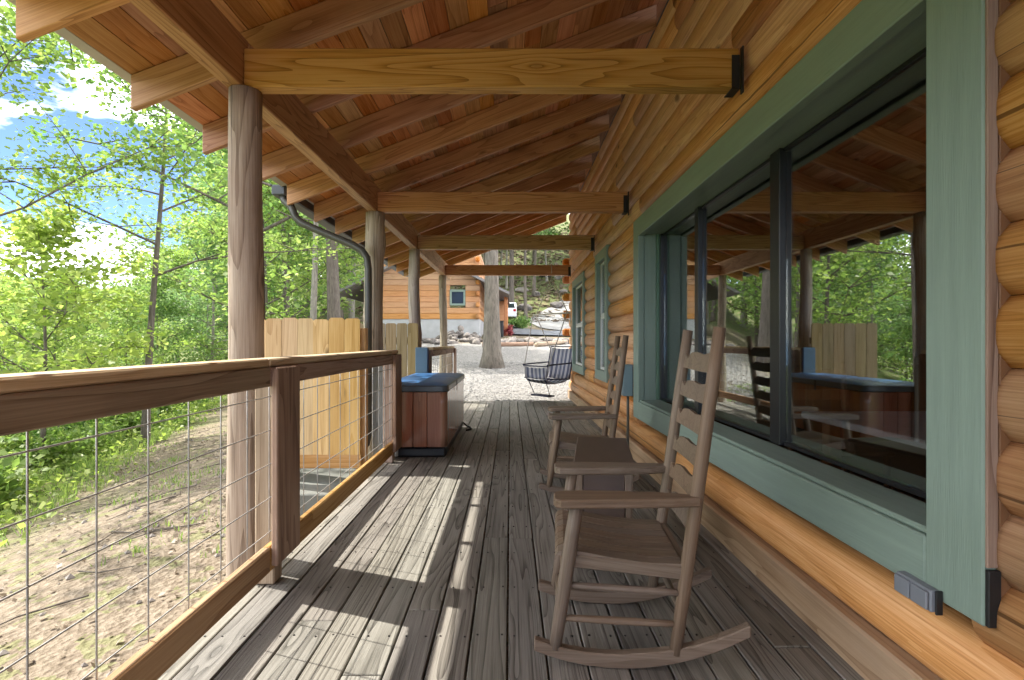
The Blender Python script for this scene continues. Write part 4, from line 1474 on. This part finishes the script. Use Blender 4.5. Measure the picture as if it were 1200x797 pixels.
# the far side of the valley reads as one mass of trees
n = 26000
x = -RNG.uniform(48, 150, n); y = RNG.uniform(-40, 140, n)
hgt = 3.0 + 5.0 * RNG.random(n) * (0.6 + 0.4 * np.sin(x * 0.9) * np.sin(y * 0.8))
P = np.stack([x, y, ground_z(x, y) + hgt * RNG.random(n) ** 0.7], 1)
tag(link('distant_wood', quads_mesh('distant_wood', leaf_quads(P, 1.5, RNG, 0.6), M['leaf_c'])), 'far wooded valley side seen through the trees', kind='stuff')


# bushes
def bush_mesh(seed, n, rx, rz, leaf, mat):
    rg = np.random.default_rng(seed)
    c_ = rg.normal(0, 1, (14, 3)) * np.array([rx * 0.5, rx * 0.5, rz * 0.28]) + np.array([0, 0, rz * 0.5])
    P = c_[rg.integers(0, 14, n)] + rg.normal(0, 1, (n, 3)) * np.array([rx * 0.22, rx * 0.22, rz * 0.16])
    P[:, 2] = np.abs(P[:, 2])
    return quads_mesh('foliage', leaf_quads(P, leaf, rg, 0.6), mat)


def bush(label, loc, seed, mat, n=1500, rx=0.8, rz=0.9, leaf=0.12, group=None, name='bush'):
    t = thing(name, label, 'bush', loc, group)
    V, F = [], []
    rn = random.Random(seed)
    for q in range(6):
        a = rn.uniform(0, 6.28)
        tube_geo([(0, 0, -0.1), (0.15 * rx * math.cos(a), 0.15 * rx * math.sin(a), rz * 0.35), (0.45 * rx * math.cos(a), 0.45 * rx * math.sin(a), rz * rn.uniform(0.6, 0.9))],
                 [0.012, 0.009, 0.004], 4, V, F, cap=False)
    link('stems', new_mesh('stems', V, F, M['bark_dark'], True), t, Matrix.Translation(loc))
    link('foliage', bush_mesh(seed, n, rx, rz, leaf, mat), t, Matrix.Translation(loc))
    return t


GB = 'undergrowth bushes beyond the bare slope'
LB = 'bright green bush in the undergrowth below the railing'
bp_ = [bush(LB, (0, 0, 0), 61, M['leaf_a'], 1700, 0.9, 1.0, 0.13, GB), bush(LB, (0, 0, 0), 62, M['leaf_y'], 1600, 0.8, 0.9, 0.12, GB),
       bush(LB, (0, 0, 0), 63, M['leaf_b'], 1700, 1.1, 1.3, 0.14, GB)]
bsp = []
tries = 0
while len(bsp) < 60 and tries < 3000:
    tries += 1
    y = rw.uniform(3.0, 24)
    xe = -5.9 - 0.44 * max(y - 5, -2)
    x = xe - abs(rw.gauss(0, 3.2)) - 0.2
    if any((x - a) ** 2 + (y - b) ** 2 < 0.8 for a, b in bsp):
        continue
    bsp.append((x, y))
    which = rw.randrange(3); sb = rw.uniform(0.55, 1.15)
    px = 598 + 620 * x / y
    spot = ('out past the left edge' if px < 0 else 'under the left end of the railing' if px < 90 else 'left of the slim trunk' if px < 160 else
            'by the foot of the slim trunk' if px < 210 else 'near the first porch post')
    rim = 'at the bare slope edge' if x > -5.9 - 0.44 * max(y - 5, -2) - 1.6 else 'in the undergrowth' if x > -5.9 - 0.44 * max(y - 5, -2) - 4 else 'far down the slope'
    put(bp_, x, y, which, sb)['label'] = ('small ' if sb < 0.75 else 'large ' if sb > 0.98 else '') + ('spring-green', 'yellow-green', 'deep green')[which] + ' bush ' + rim + ' ' + spot
bush('round green shrub by the asphalt drive', L3(0.55, 36.0), 71, M['leaf_b'], 1500, 0.75, 0.8, 0.12)
bush('red leaved shrub beside the dark bin at the neighbouring cabin', L3(-0.12, 30.2), 72, M['leaf_red'], 1100, 0.32, 0.55, 0.09)

# ground plants, dry leaves, gravel stones
rg = np.random.default_rng(99)
n = 12000
x = rg.uniform(-9.5, -1.35, n); y = rg.uniform(0.6, 15, n)
m_ = n // 2
cxl, cyl = rg.uniform(-9, -1.6, 90), rg.uniform(0.8, 14, 90)
ci = rg.integers(0, 90, m_)
x[:m_] = np.minimum(cxl[ci] + rg.normal(0, 0.35, m_), -1.36); y[:m_] = cyl[ci] + rg.normal(0, 0.22, m_)
keep = x > (-5.6 - 0.42 * np.clip(y - 5, -3, 40)) + rg.normal(0, 0.4, n)
x, y = x[keep], y[keep]
P = np.stack([x, y, ground_z(x, y) + 0.012], 1)
tag(link('fallen_leaves', quads_mesh('fallen_leaves', leaf_quads(P, 0.036, rg, 0.3), M['litter'])), 'dry brown leaves scattered over the bare slope', kind='stuff')


V, F = [], []
for q in range(170):
    a_, b_, t_ = rg.uniform(-9, -1.6), rg.uniform(1, 14), rg.uniform(0, 6.28)
    l_ = rg.uniform(0.08, 0.4)
    pts_ = [(a_ + l_ * s_ * math.cos(t_ + 0.3 * s_), b_ + l_ * s_ * math.sin(t_ + 0.3 * s_)) for s_ in (-1, 0, 1)]
    tube_geo([(p_[0], p_[1], float(ground_z(*p_)) + 0.015) for p_ in pts_], [0.007, 0.006, 0.003], 4, V, F, cap=False)
tag(link('fallen_twigs', new_mesh('fallen_twigs', V, F, M['bark_dark'], True)), 'small grey twigs lying on the bare slope', kind='stuff')


def tufts(n, xr, yr, cond, h, per=9):
    x = rg.uniform(*xr, n); y = rg.uniform(*yr, n)
    kk = cond(x, y); x, y = x[kk], y[kk]
    X = np.repeat(x, per) + rg.normal(0, 0.05, len(x) * per); Y = np.repeat(y, per) + rg.normal(0, 0.05, len(x) * per)
    Z = ground_z(X, Y) - 0.01
    a = rg.uniform(0, 6.28, len(X)); b = rg.uniform(0.1, 0.7, len(X)); H_ = h * rg.uniform(0.5, 1.3, len(X))
    d = np.stack([np.cos(a) * b, np.sin(a) * b, np.ones(len(X))], 1) * H_[:, None]
    s = np.stack([-np.sin(a), np.cos(a), np.zeros(len(X))], 1) * 0.006
    P = np.stack([X, Y, Z], 1)
    return np.stack([P - s, P + s, P + d * 0.6 + s * 0.7, P + d], 1)


near_dirt = lambda x, y: (np.sin(x * 2.1 + 1) * np.sin(y * 1.7) > 0.25) & (x > -5.6 - 0.42 * np.clip(y - 5, -3, 40))
green_zone = lambda x, y: x < (-4.9 - 0.42 * np.clip(y - 5, -3, 40))
Q = np.concatenate([tufts(1500, (-8, -1.5), (1, 13), near_dirt, 0.07, 7), tufts(5200, (-20, -4.5), (1.5, 24), green_zone, 0.22, 9)])
tag(link('grass', quads_mesh('grass', Q, M['leaf_a'])), 'thin grass and weeds on the slope below the railing', kind='stuff')
# low broad-leaved ground cover
n = 34000
x = rg.uniform(-22, -4.5, n); y = rg.uniform(1.5, 26, n)
kk = green_zone(x + rg.normal(0, 0.3, n), y); x, y = x[kk], y[kk]
P = np.stack([x, y, ground_z(x, y) + np.abs(rg.normal(0.12, 0.12, len(x)))], 1)
tag(link('ground_cover_leaves', quads_mesh('ground_cover_leaves', leaf_quads(P, 0.085, rg, 0.5), M['leaf_y'])), 'leafy ground cover at the edge of the wood', kind='stuff')
# hillside litter
n = 7000
x = rg.uniform(-14, 22, n); y = rg.uniform(42, 85, n)
P = np.stack([x, y, ground_z(x, y) + 0.05], 1)
tag(link('hillside_leaves', quads_mesh('hillside_leaves', leaf_quads(P, 0.5, rg, 0.25), M['litter'])), 'dry leaves covering the hillside above the road', kind='stuff')

# small stones: on the bare slope, and the gravel near the deck end (squashed octahedra)
d6 = np.array([[1, 0, 0], [0, 1, 0], [-1, 0, 0], [0, -1, 0], [0, 0, 0.7], [0, 0, -0.7]])
faces = np.array([[0, 1, 4], [1, 2, 4], [2, 3, 4], [3, 0, 4], [1, 0, 5], [2, 1, 5], [3, 2, 5], [0, 3, 5]])


def stones(name, x, y, s_, mat, label):
    n = len(x)
    c_ = np.stack([x, y, ground_z(x, y) + 0.004], 1)
    Vg = c_[:, None, :] + d6[None] * s_[:, None, None] * rg.uniform(0.7, 1.3, (n, 6, 1))
    Fg = (faces[None] + 6 * np.arange(n)[:, None, None]).reshape(-1, 3)
    tag(link(name, new_mesh(name, Vg.reshape(-1, 3), Fg, mat)), label, kind='stuff')


n = 5200
stones('gravel', rg.uniform(-3.0, 3.0, n), 10.15 + 7 * rg.random(n) ** 1.5, rg.uniform(0.010, 0.026, n), M['pebble'], 'loose pale gravel stones beyond the deck end')
n = 900
stones('slope_stones', rg.uniform(-7.5, -1.4, n), rg.uniform(0.8, 12, n), 0.008 + 0.03 * rg.random(n) ** 3, M['rock'], 'small stones scattered over the bare slope')


# ------------------------------------------------------------------ rocks
def rock_mesh(seed, mat):
    rn = np.random.default_rng(seed)
    bm = bmesh.new()
    bmesh.ops.create_icosphere(bm, subdivisions=2, radius=1.0)
    cut = rn.normal(0, 1, (9, 3)); cut /= np.linalg.norm(cut, axis=1)[:, None]
    off = rn.uniform(0.55, 0.95, 9)
    for vtx in bm.verts:
        p = np.array(vtx.co)
        for c__, o_ in zip(cut, off):
            d = p @ c__
            if d > o_: p = p - c__ * (d - o_)
        vtx.co = p * (1 + rn.normal(0, 0.03))
    return bm_mesh('rock', bm, mat)


rocks = [rock_mesh(i, M['rock'] if i % 3 else M['rock_dark']) for i in range(6)]
rk = random.Random(31)
def put_rock(x, y, sx, sy, sz, label, group, dz=0.0):
    o = link('rock', rk.choice(rocks), None,
             Matrix.Translation((x, y, gz_at(x, y) + sz * 0.35 + dz)) @ Matrix.Rotation(rk.uniform(0, 6.28), 4, 'Z') @ Matrix.Diagonal((sx, sy, sz, 1)))
    return tag(o, label, 'rock', group)
for q in range(46):
    t = q / 45
    x = -7.5 + 13.5 * t + rk.uniform(-0.15, 0.15)
    for rowy in (0, 1):
        y = 23.5 + 1.2 * rowy + 1.2 * math.sin(2.2 * t) + rk.uniform(-0.35, 0.35)
        if rk.random() < 0.85:
            put_rock(x, y, rk.uniform(0.2, 0.42), rk.uniform(0.18, 0.3), rk.uniform(0.1, 0.22), ('small' if x * 7 % 1 < 0.4 else 'flat') + ' fieldstone ' + ('in the front row' if rowy == 0 else 'in the back row') + ' of yard edging ' + ('behind the porch posts' if x < -3.2 else 'left of the grey tree' if x < -1.3 else 'behind the grey tree' if x < 0.3 else 'right of the grey tree' if x < 2.6 else 'past the hanging chair'), 'stones edging the gravel yard')
for q in range(42):
    a = rk.uniform(0, 6.28); rr2 = 1.0 * math.sqrt(rk.random())
    put_rock(-2.55 + 1.15 * rr2 * math.cos(a), 26.6 + 0.6 * rr2 * math.sin(a), rk.uniform(0.12, 0.26), rk.uniform(0.12, 0.22), rk.uniform(0.1, 0.18),
             'stone in the pile heaped against the neighbouring foundation', 'stones of the rock pile', dz=0.75 * (1 - rr2) * rk.uniform(0.4, 1.0))
for q in range(24):
    put_rock(rk.uniform(-3, 14), rk.uniform(47, 66), rk.uniform(0.3, 1.0), rk.uniform(0.3, 0.8), rk.uniform(0.2, 0.5), 'boulder lying on the leaf covered hillside', 'boulders on the hillside')
# timbers lying along the stone edging
for (x0, y0, x1, y1) in ((-1.2, 22.7, 1.0, 22.9), (1.1, 22.6, 2.6, 24.4)):
    o = rod('landscape_timber', (x0, y0, gz_at(x0, y0) + 0.09), (x1, y1, gz_at(x1, y1) + 0.11), 0.10, 0.09, M['railwood'])
    tag(o, 'reddish landscape log lying along the stones, ' + ('straight across the yard' if y1 < 24 else 'angled at the right end'), 'log')

# ------------------------------------------------------------------ neighbouring cabin
nb = thing('neighbour_cabin', 'neighbouring orange log cabin on a pale concrete foundation across the yard', 'building', (-4.5, 29, 1.2))
NX0, NX1, NY = -7.6, -1.62, 28.0
zb = 0.9
FZ = CAM_H + 28 * 27 / 620         # top of the foundation
abox('foundation', (NX0, NY + 0.05, zb), (NX1, NY + 7, FZ), M['concrete'], nb, 0.01)
z = FZ
q = 0
while z < FZ + 3.3:
    hgt = 0.30
    zc = z + hgt / 2
    a, b = NX0, NX1
    if z > FZ + 2.9:
        d = (z - FZ - 2.9) * 2.0; a += d; b -= d
    seg = [(a, b)]
    wz0, wz1, wx0, wx1 = FZ + 0.72, FZ + 1.5, -3.20, -2.38
    if z + hgt > wz0 and z < wz1:
        seg = [(a, wx0), (wx1, b)]
    for (s0, s1) in seg:
        abox('log', (s0, NY - 0.0, z + 0.004), (s1, NY + 0.2, z + hgt - 0.004), M['log_far'], nb, 0.018)
    abox('side_log', (NX1 - 0.2, NY + 0.21, z + 0.004), (NX1 + 0.02, NY + 7, z + hgt - 0.004), M['log_far'], nb, 0.05, 'y')
    if q % 2 == 0:
        abox('log_end', (NX1 - 0.2, NY - 0.28, z + 0.02), (NX1 + 0.015, NY - 0.01, z + hgt - 0.02), M['log_end'], nb, 0.05, 'y')
    z += hgt; q += 1
nw = link('window', box_mesh(0.02, 0.02, 0.022, M['green']), nb, Matrix.Translation((-2.8, NY + 0.1, FZ + 1.0)))
abox('frame', (wx0, NY - 0.04, wz0), (wx0 + 0.1, NY + 0.1, wz1 + 0.06), M['green'], nw, 0.005, 'z')
abox('frame', (wx1 - 0.1, NY - 0.04, wz0), (wx1, NY + 0.1, wz1 + 0.06), M['green'], nw, 0.005, 'z')
abox('frame', (wx0 + 0.101, NY - 0.04, wz1 - 0.06), (wx1 - 0.101, NY + 0.1, wz1 + 0.06), M['green'], nw, 0.005)
abox('frame', (wx0 + 0.101, NY - 0.04, wz0), (wx1 - 0.101, NY + 0.1, wz0 + 0.1), M['green'], nw, 0.005)
abox('pane', (wx0 + 0.1, NY + 0.02, wz0 + 0.1), (wx1 - 0.1, NY + 0.03, wz1 - 0.06), M['carglass'], nw, 0)
# roof: gable towards the porch, right slope down to a low eave over the side porch
def slab(name, pts, thick, mat, parent):
    V = [Vector(p) for p in pts]
    V2 = [p + Vector((0, 0, thick)) for p in V]
    F = [(3, 2, 1, 0), (4, 5, 6, 7), (0, 1, 5, 4), (1, 2, 6, 5), (2, 3, 7, 6), (3, 0, 4, 7)]
    return link(name, new_mesh(name, V + V2, F, mat), parent)
ex, ez = -0.05, CAM_H + 27.3 * 56 / 620
pkx = -4.6
pz = ez + (ex - pkx) * 0.50
slab('roof_slope', [(ex, NY - 0.6, ez), (ex, NY + 7.6, ez), (pkx, NY + 7.6, pz), (pkx, NY - 0.6, pz)], 0.14, M['shingle'], nb)
slab('roof_slope', [(pkx, NY - 0.6, pz), (pkx, NY + 7.6, pz), (-9.1, NY + 7.6, ez), (-9.1, NY - 0.6, ez)], 0.14, M['shingle'], nb)
V = [(NX0, NY + 0.02, FZ + 3.0), (NX1, NY + 0.02, FZ + 2.9), (pkx, NY + 0.02, pz - 0.05), (NX0, NY + 0.16, FZ + 3.0), (NX1, NY + 0.16, FZ + 2.9), (pkx, NY + 0.16, pz - 0.05)]
link('gable', new_mesh('gable', V, [(0, 1, 2), (5, 4, 3), (0, 3, 4, 1), (1, 4, 5, 2), (2, 5, 3, 0)], M['log_far']), nb)
for y_ in (NY + 2.0, NY + 6.9):
    abox('side_post', (-0.35, y_, 0.9), (-0.15, y_ + 0.18, ez + 0.1), M['log_end'], nb, 0.02, 'z')
abox('back_wing', (-1.59, NY + 5.6, 0.9), (-0.3, NY + 6.8, ez + 0.15), M['log_far'], nb, 0.03)

# bin, car
bn = thing('trash_bin', 'black bin standing by the neighbouring cabin', 'bin', L3(-0.62, 29.2))
bl = bn.location
prism('bin_body', [(-0.22, -0.2), (0.22, -0.2), (0.25, 0.2), (-0.25, 0.2)][::-1], 0.9, M['blackplastic'], bn, Matrix.Translation((bl.x, bl.y, bl.z + 0.4)), 0.02)
abox('bin_lid', (bl.x - 0.27, bl.y - 0.23, bl.z + 0.852), (bl.x + 0.27, bl.y + 0.23, bl.z + 0.90), M['blackplastic'], bn, 0.015)
cl = L3(-0.38, 43.0)
car = thing('parked_car', 'white car parked at the end of the asphalt drive', 'car', cl)
T = Matrix.Translation(cl)
def side_prism(name, prof, wd, mat, parent):
    return prism(name, prof, wd, mat, parent, T @ Matrix(((0, 0, 1, 0), (1, 0, 0, 0), (0, 1, 0, 0), (0, 0, 0, 1))), 0.05)
body = side_prism('body', [(-2.1, 0.32), (2.1, 0.32), (2.15, 0.62), (2.0, 0.86), (1.2, 0.95), (0.55, 1.42), (-1.5, 1.46), (-2.0, 1.0), (-2.15, 0.7)], 1.72, M['carpaint'], car)
V = [(-0.68, -1.57, 1.38), (0.68, -1.57, 1.38), (0.74, -2.01, 1.02), (-0.74, -2.01, 1.02)]
nv = Vector((0, -0.63, 0.77)) * 0.02
link('rear_window', new_mesh('rear_window', [Vector(p) + nv for p in V] + [Vector(p) - nv for p in V], [(3, 2, 1, 0), (4, 5, 6, 7), (0, 1, 5, 4), (1, 2, 6, 5), (2, 3, 7, 6), (3, 0, 4, 7)], M['carglass']), car, T)
for s in (-1, 1):
    abox('tail_lamp', (cl[0] + s * 0.72 - 0.11, cl[1] - 2.16, cl[2] + 0.72), (cl[0] + s * 0.72 + 0.11, cl[1] - 2.04, cl[2] + 0.92), M['redlamp'], car, 0.02)
    for yy_ in (-1.3, 1.3):
        rod('wheel', (cl[0] + s * 0.70 - 0.1, cl[1] + yy_, cl[2] + 0.33), (cl[0] + s * 0.70 + 0.1, cl[1] + yy_, cl[2] + 0.33), 0.33, 0.33, M['rubber'], car, 16)

for o in bpy.data.objects:
    if '_w' in o:
        del o['_w']
